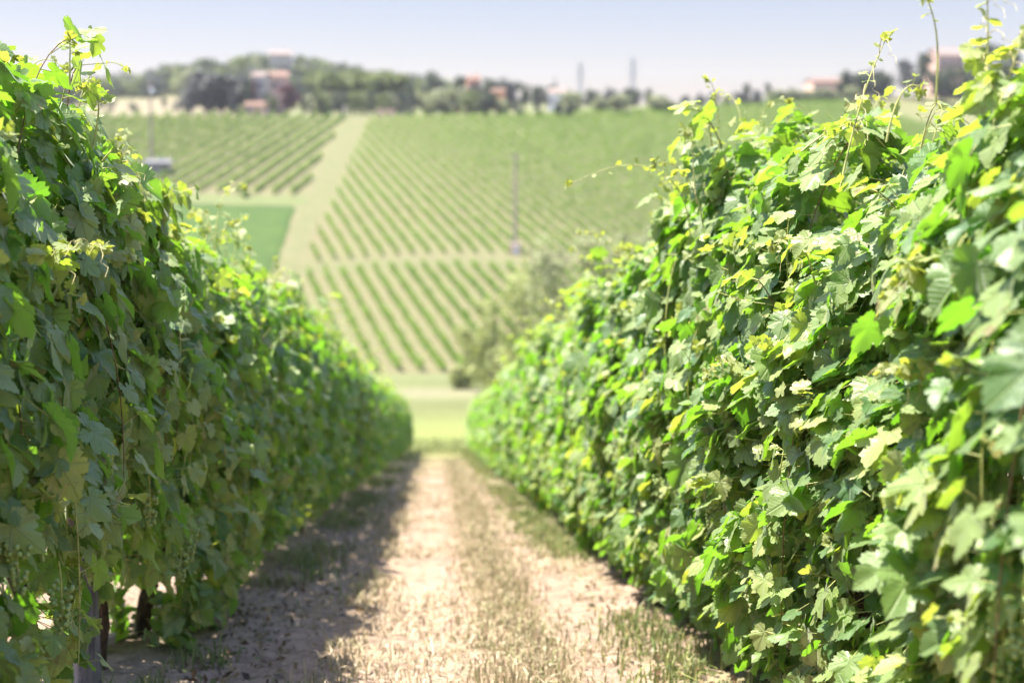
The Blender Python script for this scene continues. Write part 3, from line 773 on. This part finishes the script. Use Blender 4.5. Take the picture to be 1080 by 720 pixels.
TREE_CACHE = {}
def tree(kind, x, y, h, w, mat, label, group=None, n=700, card=.5, seed=0, name=None, cat="tree", sink=0.0, gaps=.35, variant=None):
    t = empty(name or {"round": "broadleaf_tree", "pine": "umbrella_pine", "cypress": "cypress", "shrub": "shrub", "willow": "willow_tree"}[kind],
              (x, y, g(x, y) - sink), 0, label, cat, group)
    key = (kind, mat, variant) if variant is not None else None
    if key and key in TREE_CACHE:
        mc, mt, h0, w0 = TREE_CACHE[key]
    else:
        bl = blobs_for(kind, seed + 7, h, w); h0, w0 = h, w
        mc = canopy(seed, bl, n, card, 1.5 if kind in ("cypress", "willow") else 0, gaps).build("crown", M[mat], smooth=False)
        th = {"round": .42, "pine": .74, "cypress": .3, "shrub": .2, "willow": .4}[kind] * h
        mt = limbs(seed, th, {"cypress": .018, "shrub": .02}.get(kind, .024) * h, [] if kind == "cypress" else bl[:6]).build("trunk", M["tree_bark"])
        if key: TREE_CACHE[key] = (mc, mt, h0, w0)
    for nm, me in (("crown", mc), ("trunk", mt)):
        o = link_mesh(nm, me, t); o.scale = (w / w0, w / w0, h / h0)
    t.rotation_euler.z = (seed * 1.37) % 6.28 if variant is not None else 0
    return t

def at_px(px, d):
    """World x, y at forward distance d for a bearing, given as the horizontal image coordinate (1080 wide)."""
    a = YAW + math.atan((px - 540) / 1500.0); return d * sin(a), d * cos(a)

# wispy trees along the valley bottom, behind the right-hand vines
for i, (px, d, h, w, mt, lab) in enumerate([
        (492, 172, 8.0, 6.5, "willow_leaf", "small wispy green tree at the valley bottom, first beyond the end of the right row"),
        (520, 160, 11.6, 8.0, "willow_leaf", "wispy green tree at the valley bottom, second from the left of its clump"),
        (556, 150, 14.8, 10.0, "willow_leaf", "wispy green tree below the pink box, in the middle of the valley clump"),
        (598, 138, 17.7, 11.0, "olive_leaf", "tall grey-green tree rising behind the tops of the right row"),
        (642, 128, 18.8, 11.5, "olive_leaf", "tallest grey-green tree of the valley clump, partly behind the right row"),
        (690, 124, 17.0, 10.5, "olive_leaf", "grey-green tree at the right end of the valley clump behind the vines")]):
    x, y = at_px(px, d)
    tree("willow", x, y, h, w, mt, lab, "trees along the valley bottom", 2500, .30, 40 + i, gaps=.8)

def ptree(kind, px, d, py, wpx, mat, label, group=None, n=420, card=None, seed=0, variant=None, **kw):
    """A tree on the ground at bearing px and distance d, tall enough to reach elevation py."""
    x, y = at_px(px, d); h = max(1.2, (150 - py) / 1500.0 * d - g(x, y))
    w = wpx * d / 1500.0
    return tree(kind, x, y, h, w, mat, label, group, n, card or max(.3, w * .075), seed, variant=variant, **kw)

GP = "trees around the pink farmhouse"
ptree("round", 222, 458, 78, 48, "grey_leaf", "broad dark grey-green tree left of the pink farmhouse, the largest of its group", GP, 2000, seed=1)
ptree("round", 253, 456, 79, 42, "grey_leaf", "dark grey-green tree between the largest grey tree and the pink farmhouse", GP, 1800, seed=2)
ptree("round", 206, 452, 92, 24, "grey_leaf", "smaller grey tree at the left edge of the grey tree group", GP, 900, seed=3)
ptree("round", 266, 450, 88, 20, "dark_leaf", "dark tree directly left of the pink farmhouse", GP, 900, seed=4)
ptree("round", 238, 475, 74, 40, "pine_leaf", "yellow-green tree crown rising behind the grey trees", GP, 1200, seed=5)
ptree("cypress", 272, 449, 81, 8, "red_leaf", "narrow reddish dark cypress at the left wall of the pink farmhouse", GP, 600, seed=6)
ptree("round", 307, 447, 87, 27, "red_leaf", "dark red-leaved tree in front of the pink farmhouse", GP, 1200, seed=7)
ptree("cypress", 331, 450, 74, 10, "cypress_leaf", "dark cypress right of the red-leaved tree", GP, 350, seed=8)
ptree("round", 322, 449, 97, 14, "dark_leaf", "small dark tree between the red-leaved tree and the cypress", GP, 600, seed=9)
ptree("shrub", 258, 444, 110, 12, "olive_leaf", "pale rounded shrub below the grey trees at the field edge", GP, 200, seed=10)
GQ = "pines behind the top of the dirt track"
for i, (px, d, py, w, lab) in enumerate([
        (350, 470, 80, 34, "umbrella pine with a pale green crown, leftmost behind the dirt track"),
        (374, 476, 79, 34, "umbrella pine with a pale green crown, directly above the dirt track"),
        (398, 470, 81, 32, "umbrella pine with a pale green crown, second left of the tall dark cypress"),
        (419, 468, 81, 30, "umbrella pine with a pale green crown beside the tall dark cypress")]):
    ptree("pine", px, d, py, w * 1.25, "pine_leaf", lab, GQ, 1300, seed=20 + i)
for i, (px, d, py, w, lab) in enumerate([
        (340, 452, 95, 22, "round light green tree right of the first dark cypress"),
        (380, 450, 96, 19, "round light green tree over the dark shade above the dirt track"),
        (405, 450, 99, 17, "round light green tree above the low pink wall")]):
    ptree("round", px, d, py, w * 1.1, "pine_leaf", lab, GQ, 900, seed=30 + i)
for i, (px, d, py, w) in enumerate([(358, 460, 97, 22), (368, 462, 101, 20), (392, 461, 96, 22), (414, 460, 98, 20), (425, 457, 96, 16), (346, 462, 104, 20)]):
    ptree("round", px, d, py, w, "dark_leaf", "dark leafy undertree in the shade below the pines", GQ, 800, seed=36 + i)
ptree("cypress", 435, 449, 77, 14, "cypress_leaf", "tall dark cypress at the right end of the pines", GQ, 900, seed=45)
ptree("cypress", 428, 452, 84, 9, "cypress_leaf", "shorter cypress beside the tall dark cypress", GQ, 300, seed=46)
ptree("shrub", 453, 448, 105, 15, "olive_leaf", "grey shrub at the foot of the tall dark cypress", GQ, 250, seed=47)
GR = "trees along the brow of the hill"
for i, (k, px, d, py, w, m, lab) in enumerate([
        ("round", 500, 452, 98, 24, "pine_leaf", "light green round tree at the field edge, in front of the orange house"),
        ("round", 513, 451, 100, 22, "dark_leaf", "dark green round tree beside the light green one at the field edge"),
        ("round", 452, 560, 76, 24, "dark_leaf", "dark tree behind the tall cypress, against the sky"),
        ("round", 466, 570, 83, 22, "dark_leaf", "dark tree on the skyline, second right of the tall cypress"),
        ("round", 484, 575, 82, 24, "dark_leaf", "dark tree on the skyline left of the highest orange house"),
        ("round", 494, 552, 91, 18, "dark_leaf", "dark tree in front of the left side of the highest orange house"),
        ("round", 506, 550, 93, 18, "dark_leaf", "dark tree in front of the right side of the highest orange house"),
        ("round", 513, 560, 78, 18, "dark_leaf", "tall dark tree just right of the highest orange house"),
        ("round", 521, 555, 86, 20, "dark_leaf", "dark tree below the skyline right of the highest orange house"),
        ("round", 538, 560, 86, 22, "grey_leaf", "grey-green tree on the skyline above the small orange house"),
        ("round", 553, 520, 82, 15, "dark_leaf", "tall narrow dark tree standing alone on the skyline left of the white house"),
        ("round", 567, 530, 91, 15, "dark_leaf", "low dark tree right of the lone tall tree"),
        ("cypress", 585, 540, 83, 8, "cypress_leaf", "pointed dark cypress just behind the white house with the pink roof"),
        ("round", 577, 535, 90, 12, "dark_leaf", "small dark tree touching the left of the white house"),
        ("round", 475, 470, 98, 34, "olive_leaf", "olive-coloured tree behind the field edge left of the orange house"),
        ("shrub", 455, 468, 98, 30, "olive_leaf", "pale olive bush right behind the tall dark cypress"),
        ("shrub", 531, 452, 106, 18, "olive_leaf", "grey olive shrub right of the dark round tree at the field edge"),
        ("shrub", 547, 450, 114, 8, "dark_leaf", "tiny dark bush at the field edge, first right of the grey olive shrub"),
        ("shrub", 569, 451, 114, 9, "dark_leaf", "tiny dark bush at the field edge below the white house"),
        ("shrub", 588, 453, 110, 10, "dark_leaf", "small dark bush at the field edge right below the white house"),
        ("shrub", 599, 453, 109, 9, "dark_leaf", "small dark bush at the field edge under the left pylon"),
        ("shrub", 600, 480, 98, 28, "olive_leaf", "pale olive tree between the white house and the left pylon"),
        ("shrub", 632, 470, 103, 26, "olive_leaf", "grey olive tree between the two pylons, left one"),
        ("shrub", 652, 468, 102, 30, "olive_leaf", "grey olive tree between the two pylons, right one"),
        ("shrub", 694, 478, 102, 30, "olive_leaf", "grey olive tree right of the right pylon"),
        ("round", 664, 620, 95, 20, "dark_leaf", "dark low trees on the skyline at the foot of the right pylon"),
        ("round", 682, 610, 93, 10, "dark_leaf", "dark tree on the skyline just right of the right pylon"),
        ("round", 622, 640, 97, 18, "dark_leaf", "dark low tree on the skyline at the foot of the left pylon"),
        ("round", 643, 630, 98, 20, "grey_leaf", "grey low tree on the skyline midway between the pylons"),
        ("shrub", 720, 490, 103, 12, "grey_leaf", "small grey bush at the field edge, first of a sparse line right of the olives"),
        ("shrub", 735, 495, 101, 13, "grey_leaf", "small grey bush at the field edge, second of the sparse line right of the olives"),
        ("shrub", 750, 500, 99, 13, "grey_leaf", "small grey bush at the field edge, third of the sparse line right of the olives"),
        ("shrub", 763, 502, 101, 12, "olive_leaf", "small pale bush at the field edge, fourth of the sparse line right of the olives"),
        ("round", 778, 508, 97, 15, "grey_leaf", "grey rounded bush left of the long clipped hedge"),
        ("round", 784, 530, 88, 10, "dark_leaf", "small dark tree showing above the bushes left of the long hedge"),
        ("shrub", 796, 508, 97, 14, "grey_leaf", "grey bush touching the left end of the long hedge"),
        ("round", 807, 540, 86, 8, "dark_leaf", "very small dark tree on the skyline above the long hedge"),
        ("round", 885, 540, 77, 20, "dark_leaf", "dark tree at the right end of the long hedge"),
        ("round", 902, 545, 76, 24, "dark_leaf", "dark tree above the pale dirt patch, left of the two tall trees"),
        ("shrub", 893, 525, 94, 16, "olive_leaf", "olive bush at the field edge under the dark tree"),
        ("round", 922, 555, 80, 26, "dark_leaf", "dark bushy tree left of the tall pair beside the pink house"),
        ("round", 948, 560, 63, 20, "grey_leaf", "tall grey tree left of the pink house on the right skyline"),
        ("round", 966, 555, 60, 20, "dark_leaf", "tall dark tree touching the pink house on the right skyline"),
        ("round", 985, 550, 74, 26, "dark_leaf", "dark tree below the pink house on the right skyline"),
        ("pine", 1030, 565, 54, 30, "dark_leaf", "domed dark pine right of the pink house"),
        ("round", 1012, 552, 76, 26, "dark_leaf", "dark tree between the pink house and the domed pine"),
        ("round", 1056, 560, 60, 30, "dark_leaf", "dark tree at the right end of the skyline"),
        ]):
    ptree(k, px, d, py - 1, w * 1.2, m, lab, GR, 900, seed=60 + i)

ptree("round", 284, 452, 96, 12, "dark_leaf", "dark shrubby tree in front of the cream wing of the farmhouse", GP, 600, seed=51)
ptree("round", 292, 451, 99, 12, "pine_leaf", "light green shrubby tree in front of the farmhouse, left of the red-leaved tree", GP, 600, seed=52)
ptree("shrub", 261, 315, 199, 15, "row_leaf", "lone dark bush on the grass strip between the green crop and the vines", None, 400, seed=53)
# small trees on the stubble beside the ridge and the wooded ridge itself
for i, (px, d, py, w) in enumerate([(122, 520, 104, 13), (146, 500, 109, 13), (178, 540, 99, 8), (112, 560, 100, 9), (190, 530, 106, 10)]):
    ptree("round", px, d, py, w, "dark_leaf", ["dark bushy tree on the pale stubble, nearest the left row", "low dark bush on the pale stubble left of the first pole",
          "small dark tree on the pale stubble right of the first pole", "small tree on the stubble at the edge of the left row", "low dark bush left of the grey trees"][i], "trees on the pale stubble field", 300, seed=130 + i)
rr = np.random.RandomState(99)
kinds = [("round", "dark_leaf"), ("round", "pine_leaf"), ("round", "bloom_leaf"), ("round", "grey_leaf"), ("round", "olive_leaf")]
SKY_X = np.array([60, 110, 160, 200, 240, 300, 330, 380, 450, 540, 620])
SKY_Y = np.array([92, 87, 77, 70, 63, 59, 64, 73, 82, 90, 96])
for i in range(240):
    px = rr.uniform(60, 470); d = rr.uniform(640, 800) if rr.rand() < .8 else 800 + rr.uniform(-8, 12)
    if 286 < px < 316 and d < 806: d = rr.uniform(640, 720)
    k, m = kinds[rr.choice(5, p=[.34, .2, .16, .15, .15])]
    x, y = at_px(px, d); h = rr.uniform(6, 12)
    top_ok = (150 - np.interp(px, SKY_X, SKY_Y)) / 1500 * d - g(x, y)
    h = min(h, top_ok)
    if h < 3: continue
    v = rr.randint(3)
    tree(k, x, y, h, h * rr.uniform(.9, 1.5), m, {"dark_leaf": "small dark blurred tree on the wooded ridge behind the farmhouse", "pine_leaf": "small mid-green blurred tree on the wooded ridge behind the farmhouse",
         "bloom_leaf": "small yellow-green blurred tree on the wooded ridge behind the farmhouse", "grey_leaf": "small grey blurred tree on the wooded ridge behind the farmhouse",
         "olive_leaf": "small pale olive blurred tree on the wooded ridge behind the farmhouse"}[m], "trees of the wooded ridge", 520, .7, 200 + i, variant=v)

def hedge_long():
    (x0, y0), (x1, y1) = at_px(806, 520), at_px(880, 535)
    for k in range(2):
        rng = np.random.RandomState(7)
    o = hedge_row("hedge", np.array([x0, x1]), np.array([y0, y1]), 901, 4.6, 3.0, 110, .45, "long clipped green hedge on the brow of the hill", None, M["olive_leaf"])
    o["category"] = "hedge"
hedge_long()

# ------------------------------------------------------------------ farm buildings
def house(name, px, d, wpx, py0, depth, wall, roof, label, rz=0.0, cat="house", nwin=3, storeys=2, hip=False, roof_h=.28, rise=None):
    x, y = at_px(px, d); z = g(x, y); W = wpx * d / 1500.0
    eave = (150 - py0) / 1500.0 * d - z
    t = empty(name, (x, y, z), rz, label, cat)
    D = depth; rh = W * roof_h if rise is None else rise; H = eave
    G = Geo()
    x_, y_ = W / 2, D / 2
    v = [(-x_, -y_, -.8), (x_, -y_, -.8), (x_, y_, -.8), (-x_, y_, -.8), (-x_, -y_, H), (x_, -y_, H), (x_, y_, H), (-x_, y_, H)]
    G.quads(v, [[0, 1, 5, 4], [1, 2, 6, 5], [2, 3, 7, 6], [3, 0, 4, 7]])
    if not hip: G.add([(-x_, -y_, H), (-x_, y_, H), (-x_, 0, H + rh)], [[0, 2, 1]]); G.add([(x_, -y_, H), (x_, y_, H), (x_, 0, H + rh)], [[0, 1, 2]])
    link_mesh("wall", G.build("wall", M[wall], False), t)
    G = Geo(); e = .35; i_ = D / 2 if hip else -e
    for up in (0.0, .18):
        b = H - .06 + up
        v = [(-x_ - e, -y_ - e, b), (x_ + e, -y_ - e, b), (x_ + e, y_ + e, b), (-x_ - e, y_ + e, b), (-x_ + i_, 0, H + rh + up), (x_ - i_, 0, H + rh + up)]
        q = [[0, 1, 5, 4], [2, 3, 4, 5]]
        if up == 0: G.quads(v, [x[::-1] for x in q])
        else: G.quads(v, q)
        if hip: G.add(v, [[1, 2, 5], [3, 0, 4]])
    r = link_mesh("roof", G.build("roof", M[roof], False), t)
    G = Geo(); G.box((W * .22, .4, H + rh * .9), (.7, .7, 1.6)); link_mesh("chimney", G.build("chimney", M[wall], False), r)
    for s in range(storeys):
        for k in range(nwin):
            wx = (-.5 + (k + .5) / nwin) * W * .9; wz = H * (s + .55) / storeys
            if s == 0 and k == nwin // 2:
                G = Geo(); G.box((wx, -y_ - .03, 1.0), (1.1, .12, 2.1)); link_mesh("door", G.build("door", M["shutter"], False), t); continue
            G = Geo(); G.box((wx, -y_ - .03, wz), (1.25, .10, 1.5)); w_ = link_mesh("window", G.build("window", M["wall_white"], False), t)
            G = Geo(); G.box((wx, -y_ - .06, wz), (1.0, .10, 1.25)); link_mesh("pane", G.build("pane", M["pane"], False), w_)
            G = Geo()
            for q in (-1, 1): G.box((wx + q * .95, -y_ - .05, wz), (.5, .08, 1.45))
            link_mesh("shutter", G.build("shutter", M["shutter"], False), w_)
    return t
house("farmhouse", 280, 462, 13, 84, 8, "wall_cream", "roof_pink", "pale cream farmhouse wing beside the pink one, between grey and red trees", R(-12), nwin=2, rise=1.3)
house("farmhouse", 297, 468, 19, 84, 9, "wall_pink", "roof_tile", "pink farmhouse behind the dark red-leaved tree", R(10), nwin=3, rise=1.6)
house("hilltop_villa", 300, 796, 22, 62, 10, "wall_cream", "roof_pink", "pale pink villa on the very top of the wooded ridge", R(8), nwin=3, rise=2.3)
house("barn", 274, 446, 20, 113, 4, "wall_pink", "roof_tile", "low red-roofed shed at the field edge below the pink farmhouse", R(-15), "shed", 2, 1, rise=1.0)
house("cottage", 488, 500, 13, 106, 6, "wall_orange", "roof_tile", "small orange house left of the light green round tree", R(5), nwin=2, storeys=1, rise=.9)
house("cottage", 500, 565, 13, 86, 6, "wall_orange", "roof_tile", "orange house highest on the skyline among dark trees", R(5), nwin=3, rise=1.6)
house("cottage", 526, 548, 13, 98, 6, "wall_orange", "roof_tile", "small orange house under the skyline left of the lone tall dark tree", R(-8), nwin=2, storeys=1, rise=.9)
house("white_house", 589, 515, 17, 100, 8, "wall_white", "roof_pink", "white house with a pinkish roof left of the pylons", R(-20), nwin=3, storeys=1, rise=1.7)
house("long_barn", 866, 560, 36, 90, 9, "wall_pink", "roof_tile", "long low building with a reddish roof behind the clipped hedge", R(6), "barn", 4, 1, rise=1.2)
house("hill_house", 989, 575, 30, 66, 10, "wall_pink", "roof_pink", "pink house among tall dark trees on the right skyline", R(8), nwin=3, rise=3.0)
house("garden_shed", 169, 342, 24, 171, 3.5, "wall_grey", "roof_grey", "low grey shed at the foot of the first utility pole", R(20), "shed", 2, 1, rise=.7)

def low_wall():
    x, y = at_px(408, 446); G = Geo(); z = g(x, y)
    t = empty("garden_wall", (x, y, z), R(5), "low pinkish wall at the field edge right of the track's top end", "wall")
    G.box((0, 0, .9), (6.2, .35, 2.4)); link_mesh("masonry", G.build("masonry", M["wall_pink"], False), t)
    G = Geo(); G.box((0, 0, 2.16), (6.5, .5, .12)); link_mesh("coping", G.build("coping", M["roof_pink"], False), t)
    x, y = at_px(366, 446); z = g(x, y)
    t = empty("gate_pillar", (x, y, z), 0, "pale gate pillar at the top of the dirt track", "pillar")
    G = Geo(); G.box((0, 0, 1.1), (1.0, 1.0, 3.4)); link_mesh("shaft", G.build("shaft", M["wall_cream"], False), t)
    G = Geo(); G.box((0, 0, 2.86), (1.25, 1.25, .14)); G.box((0, 0, 3.02), (.7, .7, .2)); link_mesh("cap", G.build("cap", M["wall_cream"], False), t)
low_wall()

# ------------------------------------------------------------------ poles, pink box, pylons
def pole(px, d, pytop, r, label, trafo=False):
    x, y = at_px(px, d); z = g(x, y); h = (150 - pytop) / 1500.0 * d - z
    t = empty("utility_pole", (x, y, z), 0, label, "utility pole")
    G = Geo(); zz = np.linspace(-1, h, 12); G.tube(np.stack([0 * zz + .01 * zz, 0 * zz, zz], -1), np.linspace(r, r * .62, 12), 10)
    link_mesh("shaft", G.build("shaft", M["pole_wood"]), t)
    G = Geo(); G.box((.01 * h, 0, h - .6), (1.9, .16, .18)); link_mesh("crossarm", G.build("crossarm", M["pole_wood"], False), t)
    for q in (-.8, 0, .8):
        G = Geo(); G.tube([(q + .01 * h, 0, h - .5), (q + .01 * h, 0, h - .38), (q + .01 * h, 0, h - .2), (q + .01 * h, 0, h - .12)], [.05, .11, .11, .03], 8)
        link_mesh("insulator", G.build("insulator", M["metal"]), t)
    if trafo:
        G = Geo(); zz = [h - 3.2, h - 3.15, h - 1.7, h - 1.6]; G.tube([(.7, 0, a) for a in zz], [.35, .6, .6, .3], 12); link_mesh("transformer", G.build("transformer", M["metal"]), t)
        G = Geo(); G.box((.2, 0, h - 2.4), (1.0, .15, .15)); link_mesh("bracket", G.build("bracket", M["metal"], False), t)
    return t
pole(543, 271, 161, .36, "tall utility pole rising out of the vine rows above the small pink box")
pole(163, 345, 90, .38, "utility pole at the far left beside the grey shed, carrying a transformer", True)

def pink_box():
    x, y = at_px(543.5, 268); z = g(x, y)
    t = empty("service_box", (x, y, z), R(10), "small pale pink box at the foot of the tall utility pole", "box")
    G = Geo(); G.box((0, 0, .75), (1.9, 1.1, 1.9)); link_mesh("housing", G.build("housing", M["wall_pink"], False), t)
    G = Geo(); v = [(-1.1, -.7, 1.7), (1.1, -.7, 1.7), (1.1, .7, 1.7), (-1.1, .7, 1.7), (-1.1, 0, 2.15), (1.1, 0, 2.15)]
    G.quads(v, [[0, 1, 5, 4], [2, 3, 4, 5], [3, 2, 1, 0]]); G.add(v, [[0, 4, 3], [1, 2, 5]]); link_mesh("roof", G.build("roof", M["roof_pink"], False), t)
    G = Geo(); G.box((0, -.57, .75), (.9, .06, 1.5)); link_mesh("door", G.build("door", M["wall_white"], False), t)
pink_box()

def pylon(px, d, pytop, label):
    x, y = at_px(px, d); z = g(x, y); h = (150 - pytop) / 1500.0 * d - z
    t = empty("pylon", (x, y, z), R(20), label, "pylon", "power pylons on the skyline")
    G = Geo(); n = 9; lv = np.linspace(0, .92, n) ** .9
    def hw(u): return np.interp(u, [0, .6, 1], [.085, .028, .01]) * h
    cs = [(-1, -1), (1, -1), (1, 1), (-1, 1)]
    for a, b in cs: G.tube([(a * hw(u), b * hw(u), u * h) for u in np.linspace(0, 1, 7)], .16, 4)
    for i in range(n - 1):
        for k in range(4):
            a, b = cs[k], cs[(k + 1) % 4]; u, w = lv[i], lv[i + 1]
            G.tube([(a[0] * hw(u), a[1] * hw(u), u * h), (b[0] * hw(w), b[1] * hw(w), w * h)], .09, 3)
            G.tube([(b[0] * hw(u), b[1] * hw(u), u * h), (a[0] * hw(w), a[1] * hw(w), w * h)], .09, 3)
            G.tube([(a[0] * hw(w), a[1] * hw(w), w * h), (b[0] * hw(w), b[1] * hw(w), w * h)], .08, 3)
    link_mesh("lattice", G.build("lattice", M["metal"], False), t)
    for u, L in ((.70, .16), (.82, .13), (.94, .10)):
        G = Geo()
        for q in (-1, 1):
            G.tube([(0, 0, (u + .015) * h), (q * L * h, 0, u * h)], .12, 4); G.tube([(0, 0, (u - .03) * h), (q * L * h, 0, u * h)], .12, 4)
            G.tube([(q * L * h, 0, u * h), (q * L * h, 0, (u - .05) * h)], .1, 4)
        link_mesh("crossarm", G.build("crossarm", M["metal"], False), t)
pylon(611, 900, 68, "lattice power pylon on the skyline, the left of the two")
pylon(665.5, 860, 63, "lattice power pylon on the skyline, the right and taller of the two")

# ------------------------------------------------------------------ posts, dry grass, weeds, twigs
def post(x, y, h, r, label, lean=0.0):
    t = empty("vineyard_post", (x, y, g(x, y)), 0, label, "post", "trellis posts")
    G = Geo(); zz = np.array([-.3, 0, .5, 1.2, h - .02, h]); rr_ = np.array([r, r, r * .98, r * .95, r * .93, r * .6])
    G.tube(np.stack([lean * zz, 0 * zz, zz], -1), rr_, 10); link_mesh("shaft", G.build("shaft", M["post_wood"]), t)
    G = Geo()
    for z in (.85, 1.45): G.tube([(lean * z, -.02, z), (lean * z + r + .012, 0, z), (lean * z, .02, z)], .004, 4)
    link_mesh("wire_staple", G.build("wire_staple", M["metal"]), t)
post(-1.42, 5.55, 1.75, .055, "weathered grey trellis post standing under the left row near its front")
post(1.55, 57.5, 1.9, .06, "end post at the far end of the sunlit right row")
post(-1.5, 55.8, 1.9, .06, "end post at the far end of the shaded left row")

def blades(name, n, sampler, hmin, hmax, cols, label, wid=.0035, seed=1, lean=.5, cat="grass"):
    rng = np.random.RandomState(seed); x, y = sampler(rng, n); n = len(x)
    z = gz(x, y) - .012
    h = rng.uniform(hmin, hmax, n) * np.clip(rng.normal(1, .25, n), .4, 1.6)
    a = rng.uniform(0, 2 * pi, n); l = np.abs(rng.normal(0, lean, n)); dx, dy = np.cos(a) * l * h, np.sin(a) * l * h
    wd = wid * (1 + y / 14.0); b = rng.uniform(0, 2 * pi, n); wx, wy = np.cos(b) * wd, np.sin(b) * wd
    p0 = np.stack([x - wx, y - wy, z], -1); p1 = np.stack([x + wx, y + wy, z], -1)
    m0 = np.stack([x - wx * .8 + dx * .35, y - wy * .8 + dy * .35, z + h * .6], -1); m1 = np.stack([x + wx * .8 + dx * .35, y + wy * .8 + dy * .35, z + h * .6], -1)
    tp = np.stack([x + dx, y + dy, z + h * (1 - .35 * np.clip(l, 0, 1.5))], -1)
    v = np.stack([p0, p1, m1, m0, tp], 1); f = np.array([[0, 1, 2], [0, 2, 3], [3, 2, 4]])
    cols = np.array(cols); c = cols[rng.randint(0, len(cols), n)] * rng.uniform(.75, 1.2, (n, 1))
    at = np.ones((n, 5, 4)); at[:, :, :3] = c[:, None]
    G = Geo(); G.add(v.reshape(-1, 3), (f[None] + (np.arange(n) * 5)[:, None, None]).reshape(-1, 3), 0, at.reshape(-1, 4))
    o = link_mesh(name, G.build(name, M["blade"], False)); return tag(o, label, cat, None, "stuff")

def ydist(r, n, y0=5.5, y1=45): return y0 * (y1 / y0) ** r.rand(n)
def s_mid(r, n):
    y = ydist(r, n); x = r.normal(.37, .13, n); k = noise2(x * 4, y * 2.2, 41) > -.55; return x[k], y[k]
def s_all(r, n):
    y = ydist(r, n); x = r.uniform(-1.3, 1.4, n); k = (noise2(x * 3, y * 2.5, 43) > .0) ; return x[k], y[k]
def s_verge(r, n):
    y = ydist(r, n, 5.2, 50); x = r.normal(1.16, .16, n) - .10 * np.clip((y - 8) / 6, 0, 1); k = noise2(x * 2, y * 1.1, 45) > -.25; return x[k], y[k]
def s_left(r, n):
    y = ydist(r, n); x = -1.2 + r.normal(0, .22, n); k = noise2(x * 1.2, y * .9, 47) > .05; return x[k], y[k]
def s_leftedge(r, n):
    y = ydist(r, n); x = -.52 + r.normal(0, .09, n); k = noise2(x * 3, y * 1.8, 48) > -.1; return x[k], y[k]
STRAW = [(.50, .40, .27), (.43, .345, .22), (.55, .46, .33), (.37, .31, .19)]
GREEN = [(.15, .20, .065), (.20, .25, .08), (.25, .27, .11), (.12, .17, .055)]
MIXED = [(.35, .33, .18), (.29, .295, .14), (.43, .37, .23), (.40, .34, .21)]
blades("dry_grass", 11000, s_mid, .02, .085, MIXED + STRAW[:2], "dry straw and greenish grass strip along the middle of the path", seed=2)
def s_ends(r, n):
    y = r.uniform(50, 78, n); x = r.uniform(-5, 6, n); k = noise2(x * .7, y * .4, 49) > -.3; return x[k], y[k]
blades("meadow_grass", 4500, s_ends, .06, .22, [(.24, .26, .09), (.29, .31, .11), (.34, .34, .15), (.20, .24, .08)], "pale meadow grass where the two vine rows end", wid=.006, seed=8)
blades("straw", 34000, s_all, .015, .06, STRAW, "flattened pale straw stubble over the path", seed=3, lean=1.3)
blades("grass", 14000, s_verge, .02, .12, GREEN + [(.28, .30, .10), (.36, .34, .14)], "green grass verge along the foot of the right row", seed=4)
blades("weeds", 10000, s_left, .03, .17, GREEN + [(.26, .24, .11)], "green weeds in the shade along the foot of the left row", seed=5)
def litter(n):
    rng = np.random.RandomState(17); y = ydist(rng, n, 5.2, 30); sd = rng.rand(n) < .6
    x = np.where(sd, -1.15 + rng.normal(0, .3, n), 1.2 + rng.normal(0, .22, n)); z = gz(x, y) + .012 + .03 * rng.rand(n)
    a = rng.normal(0, 1, (n, 3)) * (1, 1, .45); a /= np.linalg.norm(a, axis=1)[:, None]
    b = np.cross(a, rng.normal(0, .4, (n, 3)) + (0, 0, 1)); b /= np.linalg.norm(b, axis=1)[:, None]
    s = rng.uniform(.008, .03, n)[:, None]; c = np.stack([x, y, z], -1)
    v = np.stack([c - a * s, c - b * s * .6, c + a * s * 1.2, c + b * s * .55 + (0, 0, .006)], 1)
    cols = np.array([(.16, .10, .055), (.24, .17, .09), (.10, .075, .05), (.30, .23, .13), (.13, .15, .05)])
    at = np.ones((n, 4, 4)); at[:, :, :3] = (cols[rng.randint(0, 5, n)] * rng.uniform(.7, 1.2, (n, 1)))[:, None]
    G = Geo(); G.quads(v.reshape(-1, 3), np.arange(n * 4).reshape(-1, 4), 0, at.reshape(-1, 4))
    tag(link_mesh("leaf_litter", G.build("leaf_litter", M["blade"], False)), "brown fallen leaves scattered along the feet of the vine rows", "leaf litter", None, "stuff")
litter(5000)
blades("dry_grass", 4500, s_leftedge, .02, .09, MIXED + STRAW, "sparse dry grass along the shaded left edge of the path", seed=6)

# ------------------------------------------------------------------ summer haze between the hills
def haze():
    G = Geo(); lo, hi = -90.0, 75.0
    G.box((0, 720, (lo + hi) / 2), (3300, 1720, hi - lo))
    n = NT("haze_air"); v = n.node("VolumePrincipled")
    v.inputs["Color"].default_value = (0.93, 0.95, 1.0, 1); v.inputs["Density"].default_value = 0.00011
    v.inputs["Anisotropy"].default_value = 0.2
    n.t.links.new(v.outputs[0], n.out.inputs["Volume"])
    o = link_mesh("haze", G.build("haze", n.mat, False)); tag(o, kind="stuff")
haze()
